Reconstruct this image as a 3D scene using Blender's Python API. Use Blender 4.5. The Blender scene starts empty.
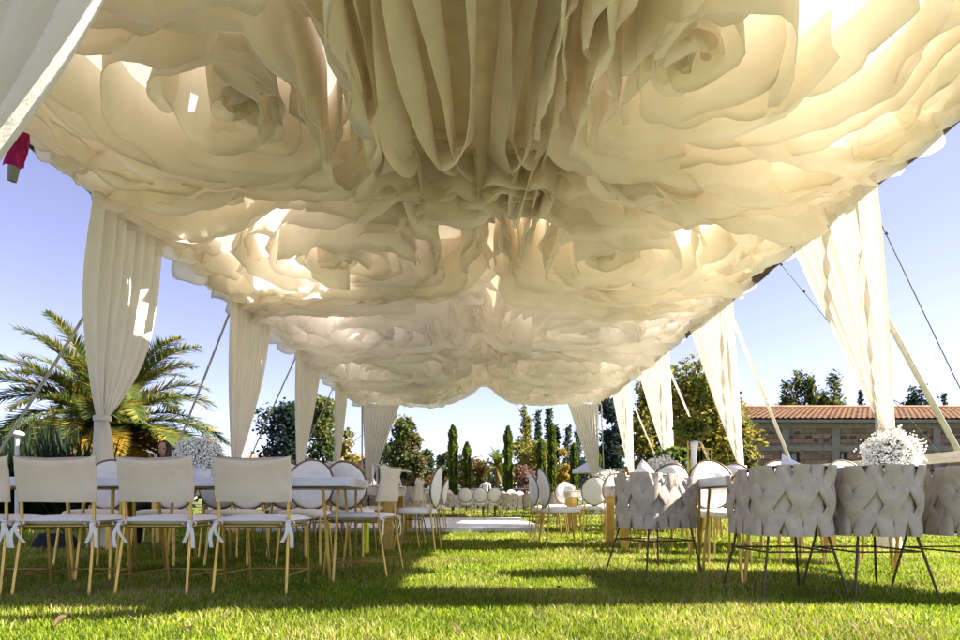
import bpy, bmesh, math, random
import numpy as np
from mathutils import Vector, noise

# ---------------------------------------------------------------- camera, sky, sun, exposure
S = bpy.context.scene
COL = S.collection
H = 0.59
cam_d = bpy.data.cameras.new('camera'); cam = bpy.data.objects.new('camera', cam_d); COL.objects.link(cam)
cam.location = (0, 0, H); cam.rotation_euler = (math.radians(90), 0, 0)
cam_d.sensor_width = 36; cam_d.lens = 22.5; cam_d.shift_y = 0.1875
cam_d.clip_start = 0.05; cam_d.clip_end = 3000
S.camera = cam

SUN_AZ, SUN_EL = 88.0, 39.0          # azimuth measured from +Y towards +X
W = bpy.data.worlds.new('World'); S.world = W; W.use_nodes = True
nt = W.node_tree; nt.nodes.clear()
wo = nt.nodes.new('ShaderNodeOutputWorld'); bg = nt.nodes.new('ShaderNodeBackground')
sky = nt.nodes.new('ShaderNodeTexSky'); sky.sky_type = 'NISHITA'; sky.sun_disc = False
sky.sun_elevation = math.radians(SUN_EL); sky.sun_rotation = math.radians(SUN_AZ)
sky.altitude = 1800; sky.air_density = 1.0; sky.dust_density = 0.6; sky.ozone_density = 2.2
hsv = nt.nodes.new('ShaderNodeHueSaturation'); hsv.inputs['Saturation'].default_value = 0.75; hsv.inputs['Hue'].default_value = 0.535
nt.links.new(sky.outputs[0], hsv.inputs['Color']); nt.links.new(hsv.outputs[0], bg.inputs[0]); nt.links.new(bg.outputs[0], wo.inputs[0])
bg.inputs[1].default_value = 0.056
sd = bpy.data.lights.new('sun', 'SUN'); sun = bpy.data.objects.new('sun', sd); COL.objects.link(sun)
sd.energy = 5.0; sd.angle = math.radians(0.5); sd.color = (1.0, 0.93, 0.82)
_e, _a = math.radians(SUN_EL), math.radians(SUN_AZ)
SUNV = Vector((math.sin(_a) * math.cos(_e), math.cos(_a) * math.cos(_e), math.sin(_e)))
sun.rotation_euler = SUNV.to_track_quat('Z', 'Y').to_euler()
S.view_settings.view_transform = 'Standard'; S.view_settings.look = 'None'
S.view_settings.exposure = 2.3; S.view_settings.gamma = 1.0; S.view_settings.use_curve_mapping = False
S.render.engine = 'CYCLES'
S.cycles.max_bounces = 10; S.cycles.diffuse_bounces = 6; S.cycles.transmission_bounces = 6

PI = math.pi
R = random.Random(11)
N = lambda x, y, z: noise.noise(Vector((x, y, z)))
def at(px, py, d): return Vector(((px - 480) * d / 600.0, d, H + (500 - py) * d / 600.0))

# ---------------------------------------------------------------- materials
def mat(name, col, rough=0.7, metal=0.0, var=0.0, vscale=6.0, col2=None, bump=0.0, bscale=20.0, spec=0.3, trans=0.0, stretch=None):
    m = bpy.data.materials.new(name); m.use_nodes = True
    n = m.node_tree; b = n.nodes['Principled BSDF']; out = n.nodes['Material Output']
    b.inputs['Roughness'].default_value = rough; b.inputs['Metallic'].default_value = metal
    b.inputs['Specular IOR Level'].default_value = spec
    c4 = (*col, 1); b.inputs['Base Color'].default_value = c4
    tc = n.nodes.new('ShaderNodeTexCoord'); vec = tc.outputs['Object']
    if stretch:
        mp = n.nodes.new('ShaderNodeMapping'); mp.inputs['Scale'].default_value = stretch
        n.links.new(vec, mp.inputs['Vector']); vec = mp.outputs[0]
    colout = None
    if var > 0 or col2:
        tx = n.nodes.new('ShaderNodeTexNoise'); tx.inputs['Scale'].default_value = vscale; tx.inputs['Detail'].default_value = 5
        n.links.new(vec, tx.inputs['Vector'])
        rp = n.nodes.new('ShaderNodeValToRGB'); rp.color_ramp.elements[0].position = 0.32; rp.color_ramp.elements[1].position = 0.68
        k = col2 if col2 else tuple(min(1, c * (1 + var)) for c in col)
        a = col if col2 else tuple(c * (1 - var) for c in col)
        rp.color_ramp.elements[0].color = (*a, 1); rp.color_ramp.elements[1].color = (*k, 1)
        n.links.new(tx.outputs[0], rp.inputs[0]); n.links.new(rp.outputs[0], b.inputs['Base Color']); colout = rp.outputs[0]
    bo = None
    if bump > 0:
        t2 = n.nodes.new('ShaderNodeTexNoise'); t2.inputs['Scale'].default_value = bscale; t2.inputs['Detail'].default_value = 4
        n.links.new(vec, t2.inputs['Vector'])
        bp = n.nodes.new('ShaderNodeBump'); bp.inputs['Strength'].default_value = bump; bp.inputs['Distance'].default_value = 0.02
        n.links.new(t2.outputs[0], bp.inputs['Height']); n.links.new(bp.outputs[0], b.inputs['Normal']); bo = bp.outputs[0]
    if trans > 0:
        tr = n.nodes.new('ShaderNodeBsdfTranslucent'); tr.inputs[0].default_value = c4
        if colout: n.links.new(colout, tr.inputs[0])
        if bo: n.links.new(bo, tr.inputs['Normal'])
        mx = n.nodes.new('ShaderNodeMixShader'); mx.inputs[0].default_value = trans
        n.links.new(b.outputs[0], mx.inputs[1]); n.links.new(tr.outputs[0], mx.inputs[2]); n.links.new(mx.outputs[0], out.inputs['Surface'])
    return m

M = {}
M['roof'] = mat('roof_canvas', (0.76, 0.72, 0.62), 0.9, var=0.06, vscale=3, trans=0.32, spec=0.05)
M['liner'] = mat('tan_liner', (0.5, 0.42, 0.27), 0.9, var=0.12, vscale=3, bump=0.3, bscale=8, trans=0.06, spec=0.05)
M['cream'] = mat('cream_bounce_drape', (0.93, 0.875, 0.765), 0.85, var=0.05, vscale=2.2, bump=0.5, bscale=7, trans=0.55, spec=0.08)  # yellower copy of the drape, warm grass bounce put into its colour
M['ivory'] = mat('ivory_drape', (0.94, 0.905, 0.87), 0.85, var=0.05, vscale=2.2, bump=0.5, bscale=7, trans=0.55, spec=0.08)  # paler copy of the same cloth for the far bays
M['curtain'] = mat('curtain_cloth', (0.74, 0.69, 0.6), 0.85, var=0.03, vscale=3, bump=0.4, bscale=16, trans=0.22, spec=0.08)
M['tarp'] = mat('brown_tarp', (0.075, 0.055, 0.042), 0.6, var=0.4, vscale=9, bump=0.6, bscale=14)
M['steel'] = mat('tent_steel', (0.35, 0.34, 0.32), 0.45, 0.7, var=0.2)
M['strap'] = mat('strap_web', (0.62, 0.6, 0.55), 0.8, var=0.1, vscale=12)
M['cable'] = mat('dark_cable', (0.05, 0.05, 0.055), 0.6)
M['gold'] = mat('brushed_gold', (0.5, 0.33, 0.1), 0.32, 0.85, var=0.15, vscale=14)
M['bronze'] = mat('bronze_post', (0.16, 0.1, 0.05), 0.3, 0.7, var=0.25, vscale=9)
M['darkmetal'] = mat('dark_frame', (0.09, 0.06, 0.035), 0.45, 0.5, var=0.2)
M['canvas'] = mat('canvas_cover', (0.72, 0.62, 0.49), 0.9, var=0.05, vscale=5, bump=0.12, bscale=90, trans=0.15, spec=0.1)
M['cushion'] = mat('white_cushion', (0.78, 0.75, 0.72), 0.85, var=0.04, vscale=10, bump=0.3, bscale=22, spec=0.15)
M['woven'] = mat('woven_fabric', (0.47, 0.405, 0.335), 0.9, var=0.12, vscale=14, bump=0.2, bscale=140, spec=0.12)
M['tabletop'] = mat('white_marble', (0.72, 0.73, 0.76), 0.3, col2=(0.55, 0.57, 0.62), vscale=3.5, spec=0.5)
M['mirror'] = mat('mirrored_band', (0.6, 0.57, 0.5), 0.25, 0.6, var=0.3, vscale=8)
M['flower'] = mat('white_blossom', (0.86, 0.85, 0.8), 0.8, var=0.05, trans=0.25)
M['stem'] = mat('green_stem', (0.09, 0.14, 0.04), 0.7, var=0.3, trans=0.2)
M['ceramic'] = mat('white_ceramic', (0.8, 0.79, 0.77), 0.25, spec=0.5)
M['floor'] = mat('dance_floor_white', (0.66, 0.65, 0.66), 0.25, var=0.12, vscale=2.2, spec=0.5)
M['cwood'] = mat('cream_wood', (0.62, 0.56, 0.45), 0.7, var=0.15, vscale=5, stretch=(8, 1, 8), bump=0.2)
M['black'] = mat('black_cloth', (0.012, 0.012, 0.015), 0.8, var=0.3, bump=0.3, bscale=12)
M['skin'] = mat('skin', (0.42, 0.24, 0.16), 0.55, var=0.05)
M['hair'] = mat('dark_hair', (0.015, 0.01, 0.008), 0.45, var=0.3, vscale=30, stretch=(6, 6, 1))
M['shirt'] = mat('white_shirt', (0.75, 0.72, 0.74), 0.85, var=0.04)
M['trouser'] = mat('dark_trousers', (0.05, 0.035, 0.03), 0.85)
M['yellow'] = mat('fluorescent_yellow', (0.75, 0.8, 0.02), 0.5)
M['magenta'] = mat('magenta_cloth', (0.42, 0.02, 0.14), 0.8, var=0.2, trans=0.25)
M['grey'] = mat('grey_plastic', (0.2, 0.22, 0.22), 0.5)
M['concrete'] = mat('concrete', (0.2, 0.185, 0.17), 0.9, var=0.18, vscale=5, bump=0.4)
M['tile'] = mat('clay_tile', (0.24, 0.115, 0.06), 0.85, col2=(0.36, 0.23, 0.12), vscale=2.4, bump=0.3)
M['glass'] = mat('window_glass', (0.03, 0.04, 0.06), 0.08, spec=0.8)
M['wframe'] = mat('window_frame', (0.05, 0.045, 0.04), 0.6)
M['salmon'] = mat('salmon_plaster', (0.45, 0.22, 0.14), 0.9, var=0.12, vscale=2)
M['rail'] = mat('white_rail', (0.65, 0.65, 0.64), 0.5)
M['bark'] = mat('bark', (0.12, 0.08, 0.05), 0.95, var=0.35, vscale=8, bump=0.8)
M['palmbark'] = mat('palm_bark', (0.16, 0.1, 0.06), 0.95, var=0.4, vscale=14, bump=1.0)
def leaf(n, c, t=0.46): M[n] = mat(n, c, 0.6, var=0.25, vscale=1.5, trans=t, spec=0.25)
leaf('leaf_dark', (0.025, 0.045, 0.02)); leaf('leaf_mid', (0.07, 0.105, 0.022)); leaf('leaf_olive', (0.15, 0.15, 0.03))
leaf('leaf_yellow', (0.3, 0.24, 0.035)); leaf('leaf_gold', (0.42, 0.26, 0.02)); leaf('leaf_blue', (0.035, 0.055, 0.06))
leaf('leaf_brown', (0.14, 0.085, 0.04)); leaf('leaf_pink', (0.24, 0.13, 0.14)); leaf('leaf_orange', (0.3, 0.15, 0.03))
leaf('leaf_lime', (0.13, 0.17, 0.02)); leaf('leaf_grey', (0.13, 0.14, 0.1))
leaf('frond_green', (0.09, 0.12, 0.025), 0.46); leaf('frond_yellow', (0.42, 0.27, 0.03), 0.5)
leaf('grass_green', (0.12, 0.185, 0.01), 0.48); leaf('grass_lime', (0.27, 0.335, 0.018), 0.48); leaf('grass_straw', (0.46, 0.38, 0.15), 0.35)

def brickmat():
    m = bpy.data.materials.new('stone_brick'); m.use_nodes = True
    n = m.node_tree; b = n.nodes['Principled BSDF']; b.inputs['Roughness'].default_value = 0.92
    tc = n.nodes.new('ShaderNodeTexCoord'); sx = n.nodes.new('ShaderNodeSeparateXYZ'); cx = n.nodes.new('ShaderNodeCombineXYZ')
    n.links.new(tc.outputs['Object'], sx.inputs[0]); n.links.new(sx.outputs[0], cx.inputs[0]); n.links.new(sx.outputs[2], cx.inputs[1])
    br = n.nodes.new('ShaderNodeTexBrick'); br.inputs['Scale'].default_value = 1.0
    br.inputs['Brick Width'].default_value = 0.55; br.inputs['Row Height'].default_value = 0.24; br.inputs['Mortar Size'].default_value = 0.018
    br.inputs['Color1'].default_value = (0.32, 0.21, 0.15, 1); br.inputs['Color2'].default_value = (0.11, 0.08, 0.065, 1)
    br.inputs['Mortar'].default_value = (0.13, 0.11, 0.1, 1); br.inputs['Bias'].default_value = -0.35
    n.links.new(cx.outputs[0], br.inputs['Vector'])
    no = n.nodes.new('ShaderNodeTexNoise'); no.inputs['Scale'].default_value = 3; n.links.new(cx.outputs[0], no.inputs['Vector'])
    mx = n.nodes.new('ShaderNodeMixRGB'); mx.blend_type = 'MULTIPLY'; mx.inputs[0].default_value = 0.5
    n.links.new(br.outputs[0], mx.inputs[1]); n.links.new(no.outputs[0], mx.inputs[2]); n.links.new(mx.outputs[0], b.inputs['Base Color'])
    bp = n.nodes.new('ShaderNodeBump'); bp.inputs['Distance'].default_value = 0.03; n.links.new(br.outputs['Fac'], bp.inputs['Height']); bp.invert = True
    n.links.new(bp.outputs[0], b.inputs['Normal'])
    return m
M['brick'] = brickmat()

# ---------------------------------------------------------------- mesh helpers
class MB:
    def __init__(s): s.v = []; s.f = []; s.mi = []
    def grid(s, rows, close=False, mi=0):
        b = len(s.v); nr = len(rows); nc = len(rows[0])
        for r in rows: s.v.extend([tuple(p) for p in r])
        for i in range(nr - 1):
            for j in range(nc if close else nc - 1):
                k = (j + 1) % nc
                s.f.append((b + i * nc + j, b + i * nc + k, b + (i + 1) * nc + k, b + (i + 1) * nc + j)); s.mi.append(mi)
    def face(s, pts, mi=0):
        b = len(s.v); s.v.extend([tuple(p) for p in pts]); s.f.append(tuple(range(b, b + len(pts)))); s.mi.append(mi)
    def box(s, x0, x1, y0, y1, z0, z1, mi=0):
        b = len(s.v)
        s.v.extend([(x0, y0, z0), (x1, y0, z0), (x1, y1, z0), (x0, y1, z0), (x0, y0, z1), (x1, y0, z1), (x1, y1, z1), (x0, y1, z1)])
        for q in ((0, 3, 2, 1), (4, 5, 6, 7), (0, 1, 5, 4), (1, 2, 6, 5), (2, 3, 7, 6), (3, 0, 4, 7)):
            s.f.append(tuple(b + i for i in q)); s.mi.append(mi)
    def tube(s, pts, rad, n=8, cap=True, mi=0, sq=None):
        pts = [Vector(p) for p in pts]
        rads = rad if isinstance(rad, (list, tuple)) else [rad] * len(pts)
        rows = []; up0 = None
        for i, p in enumerate(pts):
            t = (pts[min(i + 1, len(pts) - 1)] - pts[max(i - 1, 0)]).normalized()
            if up0 is None: up0 = Vector((0, 1, 0)) if abs(t.z) > 0.8 else Vector((0, 0, 1))
            a = t.cross(up0)
            if a.length < 1e-4: a = t.cross(Vector((1, 0, 0)))
            a.normalize(); c = a.cross(t).normalized(); up0 = c
            rows.append([p + a * math.cos(2 * PI * k / n + (PI / 4 if n == 4 else 0)) * rads[i] + c * math.sin(2 * PI * k / n + (PI / 4 if n == 4 else 0)) * rads[i] for k in range(n)])
        s.grid(rows, True, mi)
        if cap: s.face(rows[0][::-1], mi); s.face(rows[-1], mi)
    def bar(s, a, b, w, t, mi=0):     # flat strip with thickness
        a, b = Vector(a), Vector(b); d = (b - a).normalized(); u = d.cross(Vector((0, 0, 1)))
        if u.length < 1e-3: u = Vector((1, 0, 0))
        u.normalize(); n = d.cross(u)
        rows = [[p + u * w / 2 + n * t / 2, p - u * w / 2 + n * t / 2, p - u * w / 2 - n * t / 2, p + u * w / 2 - n * t / 2] for p in (a, b)]
        s.grid(rows, True, mi); s.face(rows[0][::-1], mi); s.face(rows[1], mi)
    def ball(s, c, r, n=10, m=7, mi=0, wob=0.0):
        c = Vector(c); r = Vector(r) if not isinstance(r, (int, float)) else Vector((r, r, r)); rows = []
        for i in range(m + 1):
            ph = PI * i / m
            rows.append([c + Vector((r.x * math.sin(ph) * math.cos(2 * PI * j / n), r.y * math.sin(ph) * math.sin(2 * PI * j / n), r.z * math.cos(ph))) * (1 + wob * N(i * 1.7, j * 1.3, c.x)) for j in range(n)])
        s.grid(rows, True, mi)
    def build(s, name, mats, parent=None, smooth=True, bevel=0, loc=None):
        me = bpy.data.meshes.new(name); me.from_pydata(s.v, [], s.f)
        if not isinstance(mats, (list, tuple)): mats = [mats]
        for m in mats: me.materials.append(m)
        if len(mats) > 1: me.polygons.foreach_set('material_index', s.mi)
        if smooth: me.polygons.foreach_set('use_smooth', [True] * len(me.polygons))
        me.update()
        o = bpy.data.objects.new(name, me); COL.objects.link(o)
        if parent: o.parent = parent
        if loc: o.location = loc
        if bevel:
            bm = o.modifiers.new('bevel', 'BEVEL'); bm.width = bevel; bm.segments = 2; bm.limit_method = 'ANGLE'; bm.angle_limit = 0.7
        return o

def cushion_mb(mb, w, d, h, c, n=14, pinch=0.0, e=3.0):        # pillow with soft edges in local XY, thickness along Z
    top = []; bot = []
    for i in range(n + 1):
        rt = []; rb = []
        for j in range(n + 1):
            u = -1 + 2 * i / n; v = -1 + 2 * j / n
            f = max(0.0, (1 - abs(u) ** e) * (1 - abs(v) ** e)) ** 0.5
            k = 1 - pinch * (1 - abs(u * v)) * (max(abs(u), abs(v)) ** 4)
            x = c[0] + u * w / 2 * k; y = c[1] + v * d / 2 * k
            rt.append((x, y, c[2] + h / 2 * f)); rb.append((x, y, c[2] - h / 2 * f))
        top.append(rt); bot.append(rb)
    mb.grid(top); mb.grid([r[::-1] for r in bot])

def tag(o, label=None, cat=None, group=None, kind=None):
    if label: o['label'] = label
    if cat: o['category'] = cat
    if group: o['group'] = group
    if kind: o['kind'] = kind
    return o
def thing(name, label, cat, loc=(0, 0, 0), rz=0, group=None):
    o = bpy.data.objects.new(name, None); COL.objects.link(o); o.location = loc; o.rotation_euler = (0, 0, rz)
    return tag(o, label, cat, group)
def dup(root, loc, rz, label):
    kids = {}
    for o in COL.objects:
        if o.parent: kids.setdefault(o.parent.name, []).append(o)
    r = root.copy(); COL.objects.link(r); r.location = loc; r.rotation_euler = (0, 0, rz); r['label'] = label
    for ch in kids.get(root.name, []):
        c = ch.copy(); COL.objects.link(c); c.parent = r
        for g in kids.get(ch.name, []):
            d = g.copy(); COL.objects.link(d); d.parent = c
    return r

# ---------------------------------------------------------------- ground
def ground_mat():
    m = mat('lawn_soil', (0.05, 0.075, 0.015), 0.95, col2=(0.11, 0.115, 0.03), vscale=1.1, bump=0.6, bscale=30)
    return m
g = MB()
g.grid([[(x, y, 0) for x in (-900, -60, -20, 20, 60, 900)] for y in (-200, -20, 10, 40, 100, 1500)])
tag(g.build('ground', ground_mat(), smooth=False), kind='structure')

def grass():
    rng = np.random.default_rng(5)
    V = []; MI = []
    zones = [(2.3, 4.2, 7500, 0.8, 0.04), (4.2, 6.5, 3600, 1.1, 0.044), (6.5, 10.5, 1200, 2.0, 0.05), (10.5, 20, 260, 3.6, 0.065), (20, 32, 60, 7, 0.075)]
    for y0, y1, dens, wk, hh in zones:
        xm = 0.86 * y1 + 0.4
        n = int(dens * (y1 - y0) * 2 * xm)
        x = rng.uniform(-xm, xm, n); y = rng.uniform(y0, y1, n)
        k = (np.abs(x) < 0.86 * y + 0.4) & ~((x > -4.0) & (x < 1.17) & (y > 10.68) & (y < 17))
        x = x[k]; y = y[k]; n = len(x)
        # patchiness
        pat = np.sin(x * 2.1 + np.sin(y * 1.7) * 1.3) * np.cos(y * 1.9 + np.sin(x * 1.1)) + 0.6 * np.sin(x * 5.3 + y * 3.1) * np.sin(y * 6.1 - x * 2.2)
        h = hh * rng.uniform(0.45, 1.15, n) * (1 + 0.22 * pat); w = 0.0034 * wk * rng.uniform(0.7, 1.3, n)
        a = rng.uniform(0, 2 * PI, n); b = rng.uniform(0, 2 * PI, n); ln = h * rng.uniform(0.15, 0.9, n)
        dx, dy = np.cos(a) * w, np.sin(a) * w; lx, ly = np.cos(b) * ln, np.sin(b) * ln
        z0 = np.full(n, -0.004)
        P = np.stack([np.stack([x - dx, y - dy, z0], 1), np.stack([x + dx, y + dy, z0], 1),
                      np.stack([x + dx * .8 + lx * .35, y + dy * .8 + ly * .35, h * .6], 1), np.stack([x - dx * .8 + lx * .35, y - dy * .8 + ly * .35, h * .6], 1),
                      np.stack([x + lx, y + ly, h], 1)], 1)
        V.append(P.reshape(-1, 3))
        u = rng.uniform(0, 1, n) + 0.2 * pat + 0.3 * np.maximum(0, np.sin(x * 1.3 + 2 * np.sin(y * 2.3)) * np.sin(y * 3.7 + x) - .45)
        mi = np.where(u < 0.36, 0, np.where(u < 0.84, 1, 2)); MI.append(mi)
    V = np.concatenate(V); MI = np.concatenate(MI); n = len(MI)
    base = np.arange(n) * 5
    loops = np.stack([base, base + 1, base + 2, base + 3, base + 3, base + 2, base + 4], 1).reshape(-1)
    starts = np.stack([np.arange(n) * 7, np.arange(n) * 7 + 4], 1).reshape(-1)
    me = bpy.data.meshes.new('lawn_grass')
    me.vertices.add(len(V)); me.vertices.foreach_set('co', V.astype(np.float32).reshape(-1))
    me.loops.add(len(loops)); me.loops.foreach_set('vertex_index', loops.astype(np.int32))
    me.polygons.add(len(starts)); me.polygons.foreach_set('loop_start', starts.astype(np.int32))
    for k in ('grass_green', 'grass_lime', 'grass_straw'): me.materials.append(M[k])
    me.polygons.foreach_set('material_index', np.repeat(MI, 2).astype(np.int32))
    me.update(calc_edges=True); me.validate()
    o = bpy.data.objects.new('grass', me); COL.objects.link(o)
    tag(o, 'short sunlit green and straw coloured lawn blades', 'grass', kind='stuff')
grass()

# ---------------------------------------------------------------- tent
XC, XL, XR, XRB, ZE, ZR = 0.0, -4.62, 4.62, 4.87, 4.5, 5.5
BAYS = [3.4, 7.3, 11.25, 15.2, 19.2, 23.4]
def zc(x): return ZR - (ZR - ZE) * abs(x - XC) / 4.62
tent = thing('event_tent', 'long gable roofed event tent with open sides standing on the lawn', 'tent', (0, 0, 0))
def roof_side(sgn):
    mb = MB()
    xe = XL - 0.25 if sgn < 0 else XR + 0.25
    holes = [] if sgn > 0 else [(-2.05, -1.52, 5.25, 5.9), (-2.6, -1.5, 7.75, 8.5), (-3.4, -1.0, 9.1, 10.95), (-2.8, -1.1, 12.5, 13.8)]
    xs = sorted(set([XC, xe] + [h[0] for h in holes] + [h[1] for h in holes] + list(np.linspace(XC, xe, 9))))
    ys = sorted(set([3.35, 23.6] + [h[2] for h in holes] + [h[3] for h in holes] + list(np.linspace(3.35, 23.6, 24))))
    for i in range(len(xs) - 1):
        for j in range(len(ys) - 1):
            mx, my = (xs[i] + xs[i + 1]) / 2, (ys[j] + ys[j + 1]) / 2
            if any(h[0] < mx < h[1] and h[2] < my < h[3] for h in holes): continue
            q = [(xs[i], ys[j]), (xs[i + 1], ys[j]), (xs[i + 1], ys[j + 1]), (xs[i], ys[j + 1])]
            mb.face([(x, y, zc(x) + 0.06) for x, y in q])
    o = mb.build('roof_panel', M['roof'], tent, smooth=False)
    md = o.modifiers.new('w', 'WELD'); md.merge_threshold = 0.001
roof_side(-1); roof_side(1)
for xe in (XL, XR):                                           # rolled tarp along the eave
    mb = MB(); n = 120
    pts = [(xe + 0.03 * N(y * 2, xe, 0) + (0.16 if xe > 0 else -0.16), y, ZE - 0.03 - 0.03 * math.sin((y - 3.4) / 3.95 * 2 * PI) ** 2 + 0.03 * N(y * 3, 1, xe)) for y in np.linspace(3.35, 23.6, n)]
    rows = []
    for i, p in enumerate(pts):
        rows.append([(p[0] + (0.1 + 0.02 * N(p[1] * 4, k, 3)) * math.cos(k * PI / 5), p[1], p[2] + (0.085 + 0.02 * N(p[1] * 5, k, 9)) * math.sin(k * PI / 5)) for k in range(10)])
    mb.grid(rows, True); mb.build('rolled_tarp', M['tarp'], tent)
    for y in BAYS:
        mb = MB(); mb.tube([(XRB + .02 if xe > 0 else xe + .02, y, 0), (xe + (.1 if xe > 0 else .02), y, ZE)], 0.024 if xe > 0 else .034, 12); mb.build('pole', M['steel'], tent)
# ---------------------------------------------------------------- ceiling roses of draped cloth
def ribbon(mb, top, nv, depth, flare, seed, wav=0.06, hem=0.004, bow=0.0):
    """top: list of (point, outward 2D normal, envelope 0..1); hangs a soft ruffled strip below it"""
    rows = [[] for _ in range(nv + 3)]; arc = 0.0; wl = .75 + .9 * abs(N(seed, 1, 2))
    for j, (p, n, e) in enumerate(top):
        if j: arc += math.hypot(p[0] - top[j - 1][0][0], p[1] - top[j - 1][0][1])
        h = depth * e
        for i in range(nv + 1):
            v = i / nv
            z = p[2] - h * v
            q = N(p[0] * 1.5 + seed, p[1] * 1.5, seed * 1.3 + v * 0.8)
            q2 = N(p[0] * 4.3, p[1] * 4.3 + seed, v * 1.7 + seed)
            off = flare * v * v + wav * v * q * 1.8 + wav * 0.45 * v * q2 + bow * math.sin(PI * v)
            off += wav * .42 * v ** 1.6 * math.sin(2 * PI * arc / wl + 1.4 * N(arc * 1.3, seed, 4)) + 0.02 * v * N(p[0] * 11 + seed, p[1] * 11, v * 1.1 + seed); z += 0.075 * v * q2
            rows[i].append((p[0] + n[0] * off, p[1] + n[1] * off, z))
        l = rows[nv][-1]
        rows[nv + 1].append((l[0] + n[0] * hem, l[1] + n[1] * hem, l[2] + 0.002))
        rows[nv + 2].append((l[0] + n[0] * hem, l[1] + n[1] * hem, l[2] + hem * 2))
    mb.grid(rows)

def rose(cx, cy, axl, axr, ay, K, fabric, label, zlow=4.22, zedge=4.5, plen=1.0, seed=0, ridge_rise=0.65, flk=1.0):
    rr = random.Random(seed * 7 + 3)
    t = thing('ceiling_rose', label, 'fabric rose', (cx, cy, zc(cx)), 0, 'giant cloth roses under the tent roof')
    for k in range(1, K + 1):
        mb = MB(); Rn = (k - 0.35) / K * 1.02
        per = 2 * PI * Rn * ((axl + axr) / 2 + ay) / 2
        n = max(3, int(round(per / plen)))
        for j in range(n):
            th0 = 2 * PI * (j + rr.uniform(-.22, .22)) / n + k * 0.7 + seed
            dl = PI / n * rr.uniform(1.2, 1.75)
            sd_ = rr.uniform(0, 90); dirn = rr.choice((-1, 1)); hk = rr.uniform(-0.13, 0.13)
            m = max(12, int(per / n / 0.055)); top = []
            fl = rr.uniform(-0.02, 0.2) * flk; sq = rr.uniform(6, 14); ox, oy = rr.uniform(-.09, .09) * Rn, rr.uniform(-.09, .09) * Rn; tp = rr.uniform(.05, .3); hk += rr.choice((0, 0, 0, 0, -.14, .1))
            for q in range(m + 1):
                u = -1 + 2 * q / m; th = th0 + u * dl
                r = Rn + dirn * 0.075 * u + 0.03 * math.sin(2.6 * u + sd_) + (0.05 * abs(u) ** 4) * rr.choice((1, 1))
                c, s = math.cos(th), math.sin(th); p = 2 + 2.2 * min(1, Rn)
                sc = 1 / ((abs(c) ** p + abs(s) ** p) ** (1 / p))
                ax = axl if c < 0 else axr
                x = cx + ax * (r * sc * c + ox); y = cy + ay * (r * sc * s + oy)
                x = min(max(x, XL + .05), XR - .05)
                zt = zc(x)
                zb = zedge + (zlow - zedge) * (1 - min(1, Rn) ** 2) + hk
                dr = abs(x - XC)
                rw = 1.5 if cy > 19 else .55
                if dr < rw: zb += ridge_rise * (1 - dr / rw) ** 1.2 * (1 if cy > 19 else .6)
                if 7 < y < 8.3 and dr < 1.6 and cy > 7: zb += .75 * min(1, (1.6 - dr) / .4) * min(1, (8.3 - y) / .35)
                e = 1 - tp * abs(u) ** sq
                nn = Vector((c / ax, s / ay)); nn.normalize()
                top.append(((x - cx, y - cy, zt - zc(cx) - 0.01), nn, max(0.12, (zt - zb)) * e))
            ribbon(mb, top, 7, 1.0, fl, sd_, wav=0.095, bow=rr.uniform(-.05, .05))
        mb.build('petal_ring', fabric, t)
    mb = MB()                                                  # the crumpled heart
    for q in range(5):
        a0 = rr.uniform(0, 6); r0 = 0.05 + 0.05 * q; top = []
        for i in range(22):
            a = a0 + i / 21 * 4.2; r = r0 * (0.6 + 0.5 * i / 21) + 0.03 * N(a * 2, q, seed)
            top.append(((r * math.cos(a), r * math.sin(a), -0.15), Vector((math.cos(a), math.sin(a))), 1 - 0.3 * abs(2 * i / 21 - 1) ** 3))
        ribbon(mb, top, 6, zc(cx) - zlow - 0.22 + rr.uniform(-.05, .08), 0.05, q * 3.1 + seed, wav=0.09)
    mb.build('rose_heart', fabric, t)
    return t

bc = [(a + b) / 2 for a, b in zip(BAYS, BAYS[1:])]
rose(-2.15, 5.55, 2.45, 1.0, 1.85, 6, M['cream'], 'large cream cloth rose above the front left curtain, deep loose loops', 4.12, 4.3, 2.2, 1, 0, 0.4)
rose(1.75, 5.15, 0.95, 2.9, 2.0, 6, M['cream'], 'large cream cloth rose nearest the camera on the right with broad flat sheets', 4.25, 4.42, 2.3, 2, 0, 0.6)
names = ['second from the front, behind the streamers', 'third from the front, mid tent', 'fourth from the front', 'farthest, at the open far end']
for i in range(1, 5):
    f = M['cream'] if i == 1 else M['ivory']  # near bay takes the drape with grass bounce in its colour
    rose(-2.2, bc[i] + 0.05, 2.42, 2.2, 2.0, 7 if i < 3 else 8, f, 'pale cloth rose left of the ridge, ' + names[i - 1], 4.2, 4.42, 1.7 if i < 3 else 1.3, 10 + i)
    rose(2.35 if i > 1 else 1.9, bc[i] - 0.05, 2.2 if i > 1 else 1.75, 2.45, 2.0, 7 if i < 3 else 8, f, 'pale cloth rose right of the ridge, ' + names[i - 1], 4.24, 4.42, 1.7 if i < 3 else 1.3, 20 + i)

def zliner(x): return min(zc(x) - .03, 5.3 - .02 * math.cos(x * 2))
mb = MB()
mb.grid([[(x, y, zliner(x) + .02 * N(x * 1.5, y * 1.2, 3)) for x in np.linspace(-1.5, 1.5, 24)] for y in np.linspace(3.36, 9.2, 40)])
mb.build('added_ridge_liner', M['liner'], tent)  # added sheet keeping the roof's glow out between the streamers
mb = MB(); mb.grid([[(x, y, zliner(x) - .006 + .02 * N(x * 1.5, y * 1.2, 3)) for x in np.linspace(-.95, .95, 14)] for y in np.linspace(9.2, 23.5, 80)])  # added sheet covering the bright roof gaps along the ridge
mb.build('added_ridge_liner', M['cream'], tent)
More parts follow.
